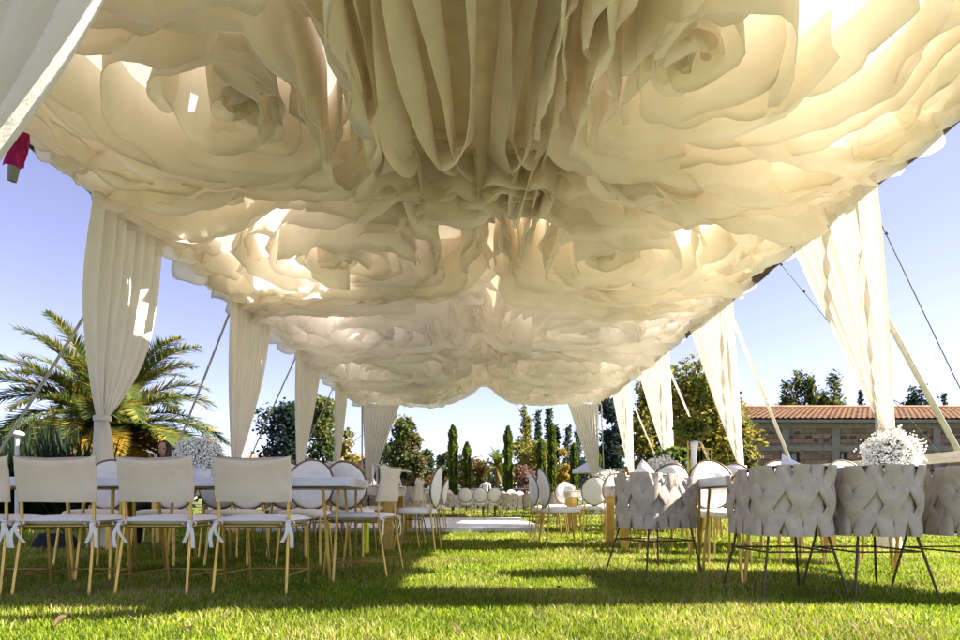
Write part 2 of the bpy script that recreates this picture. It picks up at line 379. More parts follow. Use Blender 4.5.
# streamers on edge under the ridge of the first bay
sx = [-1.28, -1.06, -0.84, -0.6, -0.36, -0.1, 0.14, 0.38, 0.6, 0.8, 1.0]
ord_ = ['first', 'second', 'third', 'fourth', 'fifth', 'sixth', 'seventh', 'eighth', 'ninth', 'tenth', 'eleventh']
for i, x0 in enumerate(sx):
    mb = MB(); rr = random.Random(50 + i); ye = rr.uniform(7.75, 8.15); n = 90
    wid = rr.uniform(0.36, 0.46); lean = (-.15 if i < 6 else .12) * rr.uniform(.4, 1.4); rows = [[] for _ in range(10)]; cd = (-1 if i in (0, 2, 5, 8) else 1)
    for j in range(n + 1):
        u = j / n; y = 3.4 + (ye - 3.4) * u
        x = x0 + 0.05 * math.sin(u * 4 + i)
        endk = max(0, (u - 0.8) / 0.2)
        h = wid * (1 + 0.12 * math.sin(u * 6 + i * 2)) + endk ** 2 * 0.2
        fe = max(0, (u - 0.86) / 0.14); h *= math.sqrt(max(0.0, 1 - fe ** 2.4)) * .8 + .2
        sw = lean * (1 + .6 * math.sin(u * 5.2 + i * 1.7)) + endk ** 2 * .42 * cd
        for k in range(10):
            v = k / 9
            rows[k].append((x + sw * v * v + .05 * math.sin(PI * v) * math.sin(u * 7 + i) + .012 * v * N(y * 2.5, v, i), y + 0.1 * endk * v, zliner(x) - 0.01 - h * v))
    mb.grid(rows)
    o = mb.build('fabric_streamer', M['cream'])
    tag(o, f'cream cloth streamer on edge along the ridge, {ord_[i]} from the left of the row', 'streamer', 'cloth streamers under the ridge')

mb = MB(); rr = random.Random(91)
for lay in range(4):
    xx = -1.75
    while xx < 1.55:
        L = rr.uniform(.55, 1.1); m = 22; y0 = 8.12 + .16 * lay + rr.uniform(-.05, .05); hh = rr.uniform(.42, .62) + .1 * lay; top = []
        for j in range(m + 1):
            u = -1 + 2 * j / m; x = xx + L * j / m
            top.append(((x, y0 + .12 * u * u * rr.choice((1, 1)) + .05 * math.sin(u * 4), zliner(x) - .01), Vector((.25 * u, -1)).normalized(), 1 - .18 * abs(u) ** 8))
        ribbon(mb, top, 8, hh, rr.uniform(.05, .25), rr.uniform(0, 50), wav=.1); xx += L * .8
tag(mb.build('ruffle_band', M['cream']), 'gathered cloth ruffles crossing the ridge where the streamers end', 'ruffle')
# scalloped valances at eaves and between bays
def valance(y0, y1, xe, inward, label, fabric, seed):
    mb = MB(); rr = random.Random(seed)
    for lay in range(3):
        yy = y0 - 0.1
        while yy < y1 - 0.2:
            L = rr.uniform(0.6, 1.3); top = []; m = int(L / 0.05); hh = rr.uniform(0.26, 0.44) * (1 if xe < 0 else .6)
            for j in range(m + 1):
                u = -1 + 2 * j / m; y = yy + L * j / m; x = xe + inward * (0.06 + 0.2 * lay + 0.07 * math.sin(u * 2.2) + 0.06 * abs(u) ** 4)
                if y > y1 + 0.1: continue
                top.append(((x, y, zc(x) - 0.01), Vector((-inward, 0.15 * u)), 1 - 0.5 * abs(u) ** 4))
            if len(top) > 5: ribbon(mb, top, 6, hh, rr.uniform(0.0, 0.16), rr.uniform(0, 50), wav=0.08)
            yy += L * 0.8
    tag(mb.build('eave_valance', fabric), label, 'valance', 'ruffled valances along the eaves')
pos = ['nearest', 'second', 'third', 'fourth', 'farthest']
for i in range(5):
    f = M['cream'] if i < 2 else M['ivory']
    valance(BAYS[i], BAYS[i + 1], XL, 1, f'ruffled cloth valance along the left eave, {pos[i]} of the five tent bays', f, 70 + i)
    valance(BAYS[i], BAYS[i + 1], XR, -1, f'ruffled cloth valance along the right eave, {pos[i]} of the five tent bays', f, 80 + i)

# smooth cross swags hanging where two bays meet
def swag(y, side, label, fabric, seed):
    mb = MB(); rr = random.Random(seed)
    for lay in range(5):
        yy = y - .55 + .3 * lay + rr.uniform(-.06, .06); cg = 1.35 if y < 8 else .25; xa, xb = (XL + .1, XC - cg) if side < 0 else (XC + cg, XR - .1); top = []; m = 80
        hh = rr.uniform(.3, .46); sg = rr.uniform(.12, .26); k0 = rr.uniform(0, 6)
        for j in range(m + 1):
            u = j / m; x = xa + (xb - xa) * u
            yb = yy + .16 * math.sin(u * 5 + k0) + .35 * abs(2 * u - 1) ** 3 * (1 if lay % 2 else -.6)
            top.append(((x, yb, zc(x) - .02 - sg * math.sin(PI * u) * .6), Vector((.1 * math.sin(u * 9), -1)), hh / .4 * (.3 + .12 * math.sin(u * 7 + k0)) + sg * math.sin(PI * u) * .5 + .16 * math.sin(PI * u)))
        ribbon(mb, top, 8, 1.0, rr.uniform(.05, .3), rr.uniform(0, 60), wav=.05)
    tag(mb.build('cross_swag', fabric), label, 'swag', 'smooth cloth swags between the roses')
for i in range(1, 5):
    f = M['cream'] if i < 3 else M['ivory']
    q = ['nearest', 'second', 'third', 'farthest'][i - 1]
    swag(BAYS[i], -1, f'layered smooth cloth swag crossing the left half of the ceiling, {q} of the left four', f, 300 + i)
    swag(BAYS[i], 1, f'layered smooth cloth swag crossing the right half of the ceiling, {q} of the right four', f, 320 + i)

# ---------------------------------------------------------------- side curtains gathered on the poles
def curtain(name_label, T0, T1, G, pn, nple, belly=0.0, tail_r=0.1, seed=0, gw=0.16, fabric='curtain', amp=0.06):
    """T0,T1 top ends; G gather point; pn pleat normal"""
    T0, T1, G, pn = Vector(T0), Vector(T1), Vector(G), Vector(pn).normalized()
    t = thing('draped_curtain', name_label, 'curtain', (G.x, G.y, 0), 0, 'ivory curtains tied to the tent poles')
    o = Vector((G.x, G.y, 0)); mb = MB(); nple = int(nple * 1.8); nu, nv = nple * 9, 34; rows = []
    al = (T1 - T0).normalized()
    for i in range(nv + 1):
        v = i / nv; s = v ** (1.0 + belly * 1.6); row = []
        if belly: s = 0.25 * v * (1 - belly) + (1 - 0.25 * (1 - belly)) * v ** (1 + 2.2 * belly)
        for j in range(nu + 1):
            u = j / nu
            top = T0.lerp(T1, u); bot = G + al * (u - 0.5) * gw
            p = top.lerp(bot, s); p.z = top.z + (G.z - top.z) * v
            a = amp * (0.35 + 0.9 * math.sin(min(1, v * 1.4) * PI * 0.62)) * (1 - 0.55 * v)
            ph = 2 * PI * nple * (u + 0.035 * N(u * 5, v * 1.2, seed)) + seed
            w = math.sin(ph) * a * (0.6 + 0.8 * abs(N(u * 7, seed, 0.5))) + 0.06 * (1 - v) * N(u * 3, v * 1.2, seed + 4) 
            p = p + pn * w + al * 0.03 * math.cos(ph) * (1 - v)
            p.z += 0.03 * N(u * 9, v * 4, seed); p = p - al * 0.24 * belly * math.sin(PI * v ** 1.2) * (1 - .7 * u)
            row.append(p - o)
        rows.append(row)
    mb.grid(rows); mb.build('panel', M[fabric], t)
    mb = MB(); mb.tube([G - o + Vector((0, 0, .03)), G - o - Vector((0, 0, .03))], 0.1, 14); mb.build('tie', M[fabric], t)
    mb = MB(); rows = []
    for i in range(30):
        z = G.z * (1 - i / 29); row = []
        for k in range(20):
            a = 2 * PI * k / 20
            r = tail_r * (.55 + .45 * min(1, (1 - z / G.z) / .3)) * (1 + 0.12 * math.sin(a * 3 + z * 9 + seed) + 0.34 * N(math.cos(a) * 2, math.sin(a) * 2, z * 4 + seed)) + (0.05 * max(0, 1 - z / 0.15))
            row.append((r * math.cos(a), r * math.sin(a), max(z, 0.004)))
        rows.append(row)
    mb.grid(rows, True); mb.build('tail', M[fabric], t)
    return t
for k, (yt0, yt1, gy, gz, bel, npl) in enumerate([(7.1, 8.6, 7.31, 1.58, 1.0, 4), (10.85, 13.0, 11.25, 1.2, 0.25, 5), (14.75, 17.2, 15.2, 1.15, 0.12, 6), (18.6, 20.6, 19.2, 1.1, 0.0, 4)]):
    curtain(['bulging ivory curtain on the nearest left pole beside the palm', 'ivory curtain on the second left pole right of the palm', 'ivory curtain on the third left pole', 'narrow ivory curtain on the fourth left pole'][k],
            (XL + .1, yt0, ZE), (XL + .08, yt1, ZE), (XL + .02, gy, gz), (-1, 0, 0), npl, bel, seed=k * 3.3 + 1, tail_r=.12)
for k, (yt0, yt1, gy, gz, npl) in enumerate([(6.98, 8.95, 7.12, 1.4, 5), (10.85, 13.3, 11.15, 1.2, 5), (14.6, 17.6, 15.05, 1.15, 5), (18.4, 21.0, 19.05, 1.1, 5)]):
    curtain(['bright ivory curtain on the nearest right pole before the brick building', 'bright ivory curtain on the second right pole left of the building', 'ivory curtain on the third right pole before the big tree', 'ivory curtain on the fourth right pole'][k],
            (XR - .03, yt0, ZE + .02), (XR - .05, yt1, ZE + .02), (XRB - .02, gy, gz), (1, 0, 0), npl, 0.0, seed=k * 2.7 + 20)
curtain('ivory curtain in the far left corner of the tent', (XL, 23.4, ZE - .2), (XL + 1.5, 23.4, ZE - .1), (XL + 0.25, 23.4, 1.1), (0, 1, 0), 5, 0.0, seed=31)
curtain('ivory curtain in the far right corner of the tent', (XR, 23.4, ZE - .2), (XR - 1.2, 23.4, ZE - .1), (XR - 0.05, 23.4, 1.1), (0, 1, 0), 5, 0.0, seed=33)
curtain('ivory curtain on the front right pole casting its shadow on the lawn', (XR, 3.4, ZE), (XR, 4.2, ZE), (XRB, 3.5, 0.9), (1, 0, 0), 5, 0.0, seed=35, gw=.3)
# front left gable curtain swept to the pole
def swept():
    t = thing('swept_curtain', 'white curtain sweeping across the upper left corner of the view', 'curtain', (-4.65, 3.45, 0), 0, 'ivory curtains tied to the tent poles')
    mb = MB(); rows = []; nu, nv = 60, 40
    for i in range(nv + 1):
        v = i / nv; row = []
        for j in range(nu + 1):
            u = j / nu                                   # u=1 : free leading edge
            Bz = [Vector((-1.1, 3.45, 4.95)), Vector((-1.6, 3.45, 3.2)), Vector((-2.2, 3.45, 2.15)), Vector((-4.5, 3.5, 1.3))]
            q = v; E = Bz[0] * (1 - q) ** 3 + Bz[1] * 3 * q * (1 - q) ** 2 + Bz[2] * 3 * q * q * (1 - q) + Bz[3] * q ** 3
            K = Vector((-4.6, 3.45, 4.45)).lerp(Vector((-4.62, 3.5, 1.3)), v)
            p = K.lerp(E, u)
            p.y += 0.25 * (1 - u) + 0.13 * math.sin(u * 46 + 2 * N(u * 3, v * 2, 1)) * (1 - .5 * v) * (0.35 + .65 * min(1, (1 - u) * 5)) + .1 * math.sin(max(0, u - .86) / .14 * PI) * (1 - v * .5) - .55 * max(0, (u - .72) / .28) ** 1.5 * (1 - v ** 3)
            p.y += 0.06 * N(u * 4, v * 3, 2)
            row.append((p.x + 4.65, p.y - 3.45, p.z))
        rows.append(row)
    mb.grid(rows); mb.build('panel', M['curtain'], t)
swept()

# guy straps and cables
def strap(a, b, w, label, m='strap', name='guy_strap', grp='straps guying the tent to the lawn'):
    a, b = Vector(a), Vector(b)
    t = thing(name, label, 'guy line', b, 0, grp)
    mb = MB()
    if w > 0.02: mb.bar(a - b, (0, 0, 0), w, 0.006)
    else: mb.tube([a - b, (a - b) * 0.5 - Vector((0, 0, .05)), (0, 0, 0)], w, 6)
    mb.build('webbing' if w > .02 else 'wire', M[m], t)
    mb = MB(); p = (a - b) * 0.14
    if w > 0.02: mb.bar(p * 1.06, p * 0.94, w * 1.35, 0.03); mb.build('ratchet', M['steel'], t)
    else:
        for k in (0.86, 0.95): mb.ball((a - b) * k - Vector((0, 0, .0)), 0.022, 8, 5)
        mb.build('wire_clip', M[m], t)
    mb = MB(); mb.tube([(0, 0, 0.1), (0, 0, -0.2)], 0.018, 8); mb.build('peg', M['steel'], t)
strap((XL, 8.3, ZE), (-7.6, 8.5, 0), 0.055, 'grey strap running down left of the nearest left curtain')
strap((XL, 11.4, ZE), (-6.7, 12, 0), 0.055, 'grey strap beside the second left curtain')
strap((XL, 15.4, ZE), (-6.9, 16, 0), 0.055, 'grey strap beside the third left curtain')
strap((XL, 19.4, ZE), (-6.9, 20, 0), 0.055, 'grey strap beside the fourth left curtain')
strap((XR, 8.0, ZE), (7.3, 8.3, 0), 0.1, 'wide pale strap right of the nearest right curtain')
strap((XR, 11.4, ZE), (6.75, 12, 0), 0.085, 'pale strap before the tiled roof beside the second right curtain')
strap((XR, 15.4, ZE), (6.8, 16, 0), 0.085, 'pale strap before the big tree beside the third right curtain')
strap((XR, 19.4, ZE), (6.7, 20, 0), 0.085, 'pale strap beside the fourth right curtain')
strap((XR, 7.3, ZE), (7.35, 7.9, 0), 0.007, 'thin dark cable with clips above the wide pale strap', 'cable', 'guy_cable')
strap((XR, 9.6, ZE + .1), (9.0, 10.2, 0), 0.006, 'thin dark cable running down behind the wide pale strap', 'cable', 'guy_cable')
strap((1.0, 23.4, 4.9), (5.2, 29, 0.0), 0.010, 'thin dark cable falling from the far gable past the cypresses', 'cable', 'guy_cable')
mb = MB(); p = at(20, 168, 6.0)
for q_, (w_, L_, dx) in enumerate(((.2, .5, 0), (.15, .36, .1), (.12, .28, -.12))):
    rows = [[(p.x - w_ / 2 + w_ * j / 7 + dx * v / 7 - .08 * v / 10, p.y - .03 * q_ + .035 * math.sin(j * 1.7 + v * .6 + q_), 4.42 - L_ * v / 7 + .03 * math.sin(j * 1.1) * (v == 7)) for j in range(8)] for v in range(8)]
    mb.grid(rows)
t = thing('hanging_ribbon', 'magenta cloth ribbon hanging from the left eave', 'ribbon', (0, 0, 0)); mb.build('ribbon', M['magenta'], t)
mb = MB(); mb.tube([(p.x - .06, p.y, 3.92), (p.x - .08, p.y, 3.78)], [0.05, 0.04], 10); mb.build('weight', M['grey'], t)

# ---------------------------------------------------------------- chairs
def tie_bow(mb, c, s):
    c = Vector(c)
    mb.ball(c, (0.018, 0.016, 0.018), 8, 5)
    for k, (dx, dz, L) in enumerate(((0.035, -1, .15), (-0.03, -1, .12))):
        rows = []
        for i in range(6):
            v = i / 5
            rows.append([c + Vector((s * (dx * v + 0.012 * math.sin(v * 4)) + w, -0.012 - 0.01 * math.sin(v * 3 + k), -L * v)) for w in (-.012, .012)])
        mb.grid(rows)
    for sg in (-1, 1):
        rows = []
        for i in range(9):
            a = i / 8 * 2 * PI
            rows.append([c + Vector((sg * (0.022 - 0.022 * math.cos(a)), -0.01 + w, 0.014 * math.sin(a))) for w in (-.01, .01)])
        mb.grid(rows)
def make_sling(label):
    t = thing('sling_chair', label, 'chair', (0, 0, 0), 0, 'gold chairs with canvas covered backs')
    for sx_ in (-1, 1):
        mb = MB(); mb.tube([(sx_ * .225, -.27, 0), (sx_ * .215, -.2, .43), (sx_ * .215, -.205, .6), (sx_ * .22, -.235, .83)], 0.0095, 8); mb.build('leg', M['gold'], t)
        mb = MB(); mb.tube([(sx_ * .2, .23, 0), (sx_ * .205, .19, .43)], 0.0095, 8); mb.build('leg', M['gold'], t)
    mb = MB()
    mb.tube([(-.215, -.2, .43), (.215, -.2, .43), (.205, .19, .43), (-.205, .19, .43), (-.215, -.2, .43)], 0.009, 6)
    mb.build('seat_frame', M['gold'], t)
    mb = MB(); mb.tube([(-.2, .22, .12), (.2, .22, .12)], 0.006, 6); mb.tube([(-.222, -.25, .13), (-.2, .22, .12)], 0.006, 6); mb.tube([(.222, -.25, .13), (.2, .22, .12)], 0.006, 6)
    mb.build('stretcher', M['gold'], t)
    mb = MB(); cushion_mb(mb, .46, .44, .062, (0, 0.0, .464), 14, -0.02, 5); cu = mb.build('seat', M['cushion'], t)
    for s_ in (-1, 1):
        mb = MB(); tie_bow(mb, (s_ * .222, -.222, .45), s_); mb.build('cushion_tie', M['cushion'], cu)
    mb = MB(); rows = []
    for i in range(13):                                          # canvas sleeve over the back posts
        v = i / 12; z = .575 + .27 * v; row = []
        for j in range(40):
            a = 2 * PI * j / 40; c, s = math.cos(a), math.sin(a)
            x = .235 * abs(c) ** 0.28 * (1 if c > 0 else -1); y = .022 * abs(s) ** 0.6 * (1 if s > 0 else -1) * (1 if v < .95 else 0.6)
            sag = -0.02 * (1 - (x / .235) ** 2) * v ** 3 + 0.012 * (x / .235) ** 6 * v ** 4 + .008 * N(x * 9, 0, 2.2) * (1 - v)
            yy = y - .205 - .03 * (z - .6) / .23 + .018 * N(x * 5, z * 6, 1 if y > 0 else 3) + .006 * N(x * 22 + z * 14, z * 18, 7) - .01 * (1 - (x / .235) ** 2)
            row.append((x * (1 + .02 * v), yy, z + sag))
        rows.append(row)
    mb.grid(rows, True); mb.face(rows[-1]); mb.face(rows[0][::-1]); mb.build('backrest', M['canvas'], t)
    return t
def make_oval(label):
    t = thing('oval_back_chair', label, 'chair', (0, 0, 0), 0, 'round backed white chairs with gold legs')
    for sx_ in (-1, 1):
        mb = MB(); mb.tube([(sx_ * .19, -.25, 0), (sx_ * .17, -.19, .44), (sx_ * .15, -.205, .54)], 0.011, 8); mb.build('leg', M['gold'], t)
        mb = MB(); mb.tube([(sx_ * .19, .23, 0), (sx_ * .17, .17, .44)], 0.011, 8); mb.build('leg', M['gold'], t)
    mb = MB()
    rows = []
    for i, (r, z) in enumerate(((.19, .425), (.228, .43), (.235, .455), (.222, .488), (.17, .503), (.08, .508), (0.001, .508))):
        rows.append([(r * math.cos(2 * PI * k / 28), r * math.sin(2 * PI * k / 28), z) for k in range(28)])
    mb.face(rows[0][::-1]); mb.grid(rows, True); mb.build('seat', M['cushion'], t)
    def bp(a, r, y):                                     # on the tilted back plane
        x = .215 * r * math.cos(a); zz = .235 * r * math.sin(a)
        return (x, y - .215 - .14 * (zz + .235) + .05 * (x / .215) ** 2, .735 + zz)
    mb = MB(); rows = []
    for r, y in ((0.02, -.022), (.5, -.022), (.85, -.016), (.97, -.004), (.97, .006), (.85, .024), (.5, .032), (0.02, .033)):
        rows.append([bp(2 * PI * k / 32, r, y) for k in range(32)])
    mb.grid(rows, True); mb.build('backrest', M['cushion'], t)
    mb = MB(); mb.tube([bp(2 * PI * k / 36, 1.0, 0) for k in range(37)], 0.009, 8, cap=False); mb.build('back_rim', M['bronze'], t)
    return t
def make_woven(label):
    t = thing('woven_chair', label, 'armchair', (0, 0, 0), 0, 'woven grey tub chairs on thin dark legs')
    # U path, open towards +Y; s from left arm front round the back to right arm front
    w, dd, rc = .218, .24, .14
    path = []
    for i in range(9): path.append((-w, dd - .02 - i / 8 * (2 * dd - rc - .02), -1, 0))
    for i in range(1, 10):
        a = PI + PI / 2 * i / 10; path.append((-w + rc + rc * math.cos(a), -dd + rc + rc * math.sin(a), math.cos(a), math.sin(a)))
    for i in range(9): path.append((-w + rc + i / 8 * 2 * (w - rc), -dd, 0, -1))
    for i in range(1, 10):
        a = 1.5 * PI + PI / 2 * i / 10; path.append((w - rc + rc * math.cos(a), -dd + rc + rc * math.sin(a), math.cos(a), math.sin(a)))
    for i in range(9): path.append((w, -dd + rc + i / 8 * (2 * dd - rc - .02), 1, 0))
    cum = [0]
    for a, b in zip(path, path[1:]): cum.append(cum[-1] + math.hypot(b[0] - a[0], b[1] - a[1]))
    Lt = cum[-1]
    def P(s, z, off):
        s = min(max(s, 0), Lt - 1e-6)
        for i in range(len(cum) - 1):
            if s <= cum[i + 1]: break
        f = (s - cum[i]) / max(1e-6, cum[i + 1] - cum[i]); a, b = path[i], path[i + 1]
        k = 1 + 0.05 * (z - .4) / .42
        nx, ny = a[2] + (b[2] - a[2]) * f, a[3] + (b[3] - a[3]) * f
        return Vector(((a[0] + (b[0] - a[0]) * f) * k + nx * off, (a[1] + (b[1] - a[1]) * f) * k + ny * off, z))
    rr = random.Random(4); mb = MB(); ns = 13; sp = Lt / ns; z0, z1 = .385, .80
    ztop = lambda s: z1 - .05 * (abs(s / Lt - .5) * 2) ** 2.2
    for dirn in (-1, 1):
        for i in range(-1, ns + 1):
            sc = (i + .5 + (0.0 if dirn > 0 else .5)) * sp + rr.uniform(-.008, .008)
            if sc < -0.02 or sc > Lt + .02: continue
            rows = []; m = 18; wd = .054 * rr.uniform(.88, 1.06); slp = rr.uniform(.7, .92)
            for j in range(m + 1):
                v = j / m; sm = sc + dirn * sp * slp * (0.7 * math.sin((v - .5) * PI) + .6 * (v - .5))
                zz = z0 + (ztop(min(max(sm, 0), Lt)) - z0) * v
                base = dirn * 0.013 * math.cos(2 * PI * v + (0 if i % 2 else PI)) + 0.008
                ww = wd * (0.72 + 0.3 * math.sin(PI * v) ** 0.8)
                row = []
                for q in range(12):
                    a = 2 * PI * q / 12; ca, sa = math.cos(a), math.sin(a); row.append(P(sm + ww * math.copysign(abs(ca) ** .6, ca), zz + (-.012 if v == 0 else 0), base + 0.0095 * math.copysign(abs(sa) ** .7, sa) + .004 * math.cos(ca * 9 + i)))
                rows.append(row)
            mb.grid(rows, True); mb.face(rows[0][::-1]); mb.face(rows[-1])
    mb.build('woven_back', M['woven'], t)
    mb = MB()
    ss = np.linspace(0.01, Lt - .01, 40)
    mb.tube([P(s, ztop(s) - .012, -.012) for s in ss], .009, 6); mb.tube([P(s, .395, -.012) for s in ss], .009, 6); mb.tube([P(s, .6, -.012) for s in ss], .006, 6)
    for s in (0.01, Lt - .01, Lt * .36, Lt * .64): mb.tube([P(s, .395, -.012), P(s, ztop(s) - .012, -.012)], .009, 6)
    mb.build('frame', M['darkmetal'], t)
    mb = MB(); cushion_mb(mb, .4, .44, .11, (0, .01, .45), 14, 0, 4); mb.build('seat', M['cushion'], t)
    for sx_ in (-1, 1):
        mb = MB(); mb.tube([(sx_ * .26, -.27, 0), (sx_ * .18, -.185, .392)], .0075, 8); mb.build('leg', M['darkmetal'], t)
        mb = MB(); mb.tube([(sx_ * .26, .255, 0), (sx_ * .195, .19, .392)], .0075, 8); mb.build('leg', M['darkmetal'], t)
    mb = MB(); mb.tube([(-.2, -.21, .28), (.2, -.21, .28)], .006, 6); mb.tube([(-.212, .208, .28), (.212, .208, .28)], .006, 6)
    for s_ in (-1, 1): mb.tube([(s_ * .2, -.21, .28), (s_ * .212, .208, .28)], .006, 6)
    mb.build('stretcher', M['darkmetal'], t)
    return t

FIRST = {}
def chair(kind, x, y, deg, label):
    """deg 0 faces away from camera (+Y)"""
    rz = math.radians(deg)
    if kind not in FIRST:
        FIRST[kind] = {'sling': make_sling, 'oval': make_oval, 'woven': make_woven}[kind](label)
        o = FIRST[kind]; o.location = (x, y, 0); o.rotation_euler = (0, 0, rz)
    else: o = dup(FIRST[kind], (x, y, 0), rz, label)
    return o
D = {}
# front left row
chair('sling', -3.12, 3.86, 3, 'canvas backed gold chair cut off by the left picture edge')
chair('sling', -2.58, 3.86, 2, 'canvas backed gold chair second in the front left row, before the dark yuccas')
chair('sling', -1.95, 3.86, -5, 'canvas backed gold chair in front of the seated person')
chair('sling', -1.38, 3.88, -2, 'canvas backed gold chair before the table end, last of the front left row')
chair('sling', -0.92, 4.68, 82, 'canvas backed gold chair at the aisle end of the front left table')
# far side of the front left table
for i, (x, y, dg) in enumerate([(-1.58, 5.42, 182), (-2.2, 5.45, 177), (-2.85, 5.4, 184), (-3.5, 5.42, 180)]):
    chair('oval', x, y, dg, ['round backed chair behind the front left table nearest the aisle', 'round backed chair behind the front left table, second from the aisle', 'round backed chair behind the front left table, third from the aisle', 'round backed chair behind the front left table, fourth from the aisle'][i])
# second left table: near side, end, far side
chair('oval', -1.32, 6.2, -6, 'round backed chair seen past the corner of the front left table')
chair('oval', -1.95, 6.25, 3, 'round backed chair before the second left table, beside the one at its corner')
chair('oval', -2.6, 6.2, 0, 'round backed chair in the middle before the second left table')
chair('oval', -0.72, 6.85, 84, 'round backed chair at the aisle end of the second left table')
for i, x in enumerate((-1.45, -2.1, -2.75)):
    chair('woven', x, 8.4, 180 + (i * 5 - 4), ['woven tub chair behind the second left table nearest the aisle', 'woven tub chair behind the second left table in the middle', 'woven tub chair behind the second left table nearest the poles'][i])
# third left table
for i, x in enumerate((-1.15, -1.8, -2.45)):
    chair('woven', x, 9.6, i * 4 - 5, ['woven tub chair before the third left table nearest the aisle', 'woven tub chair before the third left table in the middle', 'woven tub chair before the third left table nearest the poles'][i])
# front right table: woven
chair('woven', 1.90, 3.78, 2, 'woven tub chair before the front right table holding a grey cushion')
chair('woven', 2.43, 3.78, 3, 'woven tub chair in front of the large white flower ball')
chair('woven', 3.03, 3.78, 6, 'woven tub chair cut off by the right picture edge')
chair('woven', 1.36, 4.7, -68, 'woven tub chair at the aisle end of the front right table')
for i, (x, dg) in enumerate(((2.2, 180), (2.85, 176), (3.5, 184))):
    chair('oval', x, 5.5, dg, ['round backed chair behind the front right table nearest the aisle', 'round backed chair behind the middle of the front right table', 'round backed chair behind the front right table nearest the poles'][i])
# second right table
chair('oval', 1.0, 7.35, -82, 'nearer round backed chair of the pair at the end of the second right table')
chair('oval', 0.98, 8.5, -84, 'farther round backed chair of the pair left of the second right table')
for i, (x, dg) in enumerate(((2.55, 180), (3.1, 182), (1.95, 176))):
    chair('oval', x, 8.35, dg, ['round backed chair behind the middle of the second right table', 'round backed chair behind the second right table nearest the gold stand', 'round backed chair behind the second right table nearest the aisle'][i])
chair('oval', 2.0, 6.55, 4, 'round backed chair before the second right table nearest the aisle')
chair('oval', 2.65, 6.5, -3, 'round backed chair before the second right table further from the aisle')
# third right table
chair('oval', 1.2, 11.1, -60, 'bright round backed chair standing by the dance floor corner')
for i, x in enumerate((1.9, 2.55, 3.2)):
    chair('oval', x, 10.1, i * 3 - 3, ['round backed chair before the third right table nearest the aisle', 'round backed chair before the middle of the third right table', 'round backed chair before the third right table nearest the poles'][i])
# far row beyond the dance floor
for i, px in enumerate((466, 480, 494)):
    chair('oval', (px - 480) * 19 / 600, 19.0, i * 4 - 4, ['left of the three far round backed chairs beyond the dance floor', 'middle of the three far round backed chairs beyond the dance floor', 'right of the three far round backed chairs beyond the dance floor'][i])
fw = ['far woven tub chair right of the three round backed ones', 'far woven tub chair before the white covered table', 'far woven tub chair at the right end of the white covered table', 'far woven tub chair left of the cypress pair', 'far woven tub chair below the tallest left cypress', 'far woven tub chair behind the left edge of the dance floor']
for i, px in enumerate((510, 531, 556, 432, 446, 416)):
    chair('woven', (px - 480) * 18.8 / 600, 18.8, (i * 7) % 11 - 5, fw[i])
ft = ['far', ]
for i, px in enumerate((423, 447, 470, 512, 534)):
    chair('oval', (px - 480) * 21.2 / 600, 21.2, 180 + i * 3 - 6, ['far oval chair facing us behind the leftmost far table', 'far oval chair facing us below the tallest left cypress', 'far oval chair facing us below the shorter left cypress', 'far oval chair facing us below the middle cypress', 'far oval chair facing us below the pink bush'][i])

for i, (kd, x, y, dg, lb) in enumerate([('sling', -0.98, 7.45, 86, 'canvas backed gold chair at the aisle end of the second left table'),
        ('oval', -0.95, 10.3, 82, 'round backed chair at the aisle end of the third left table before the dance floor'),
        ('oval', -0.86, 10.85, 88, 'round backed chair beside the corner of the dance floor, left of the aisle'),
        ('oval', 1.3, 10.6, -84, 'round backed chair at the aisle end of the third right table'),
        ('sling', 3.2, 6.6, 2, 'canvas backed gold chair before the second right table nearest the poles'),
        ('oval', 1.75, 12.2, 176, 'round backed chair behind the third right table nearest the aisle'),
        ('oval', 2.4, 12.2, 184, 'round backed chair behind the middle of the third right table'),
        ('woven', 2.0, 14.3, -8, 'woven tub chair right of the dance floor, the nearer one'),
        ('woven', 2.2, 16.4, -12, 'woven tub chair right of the dance floor, the farther one')]):
    chair(kd, x, y, dg, lb)
fl = ['at the left end of', 'second from the left in', 'third from the left in', 'fourth from the left in', 'fifth from the left in', 'sixth from the left in', 'seventh from the left in', 'at the right end of']
for i in range(8):
    chair('oval' if i % 3 else 'woven', -2.2 + i * .78, 24.6 + .2 * (i % 2), (i * 17) % 30 - 15 + (180 if i % 2 else 0), 'small chair ' + fl[i] + ' the farthest row before the white fence')
# loose cushions on chairs
def pillow(loc, rot, w, label, m='cushion'):
    mb = MB(); cushion_mb(mb, w, w, .13, (0, 0, 0), 14, 0.12, 3)
    o = mb.build('throw_pillow', M[m]); o.location = loc; o.rotation_euler = rot
    tag(o, label, 'pillow', 'throw pillows on the tub chairs')
pillow((1.27, 4.66, .665), (math.radians(80), math.radians(38), math.radians(-50)), .36, 'white pillow leaning in the woven chair at the aisle end')
pillow((2.0, 3.74, .65), (math.radians(78), math.radians(22), math.radians(8)), .36, 'grey white pillow in the woven chair before the front right table')

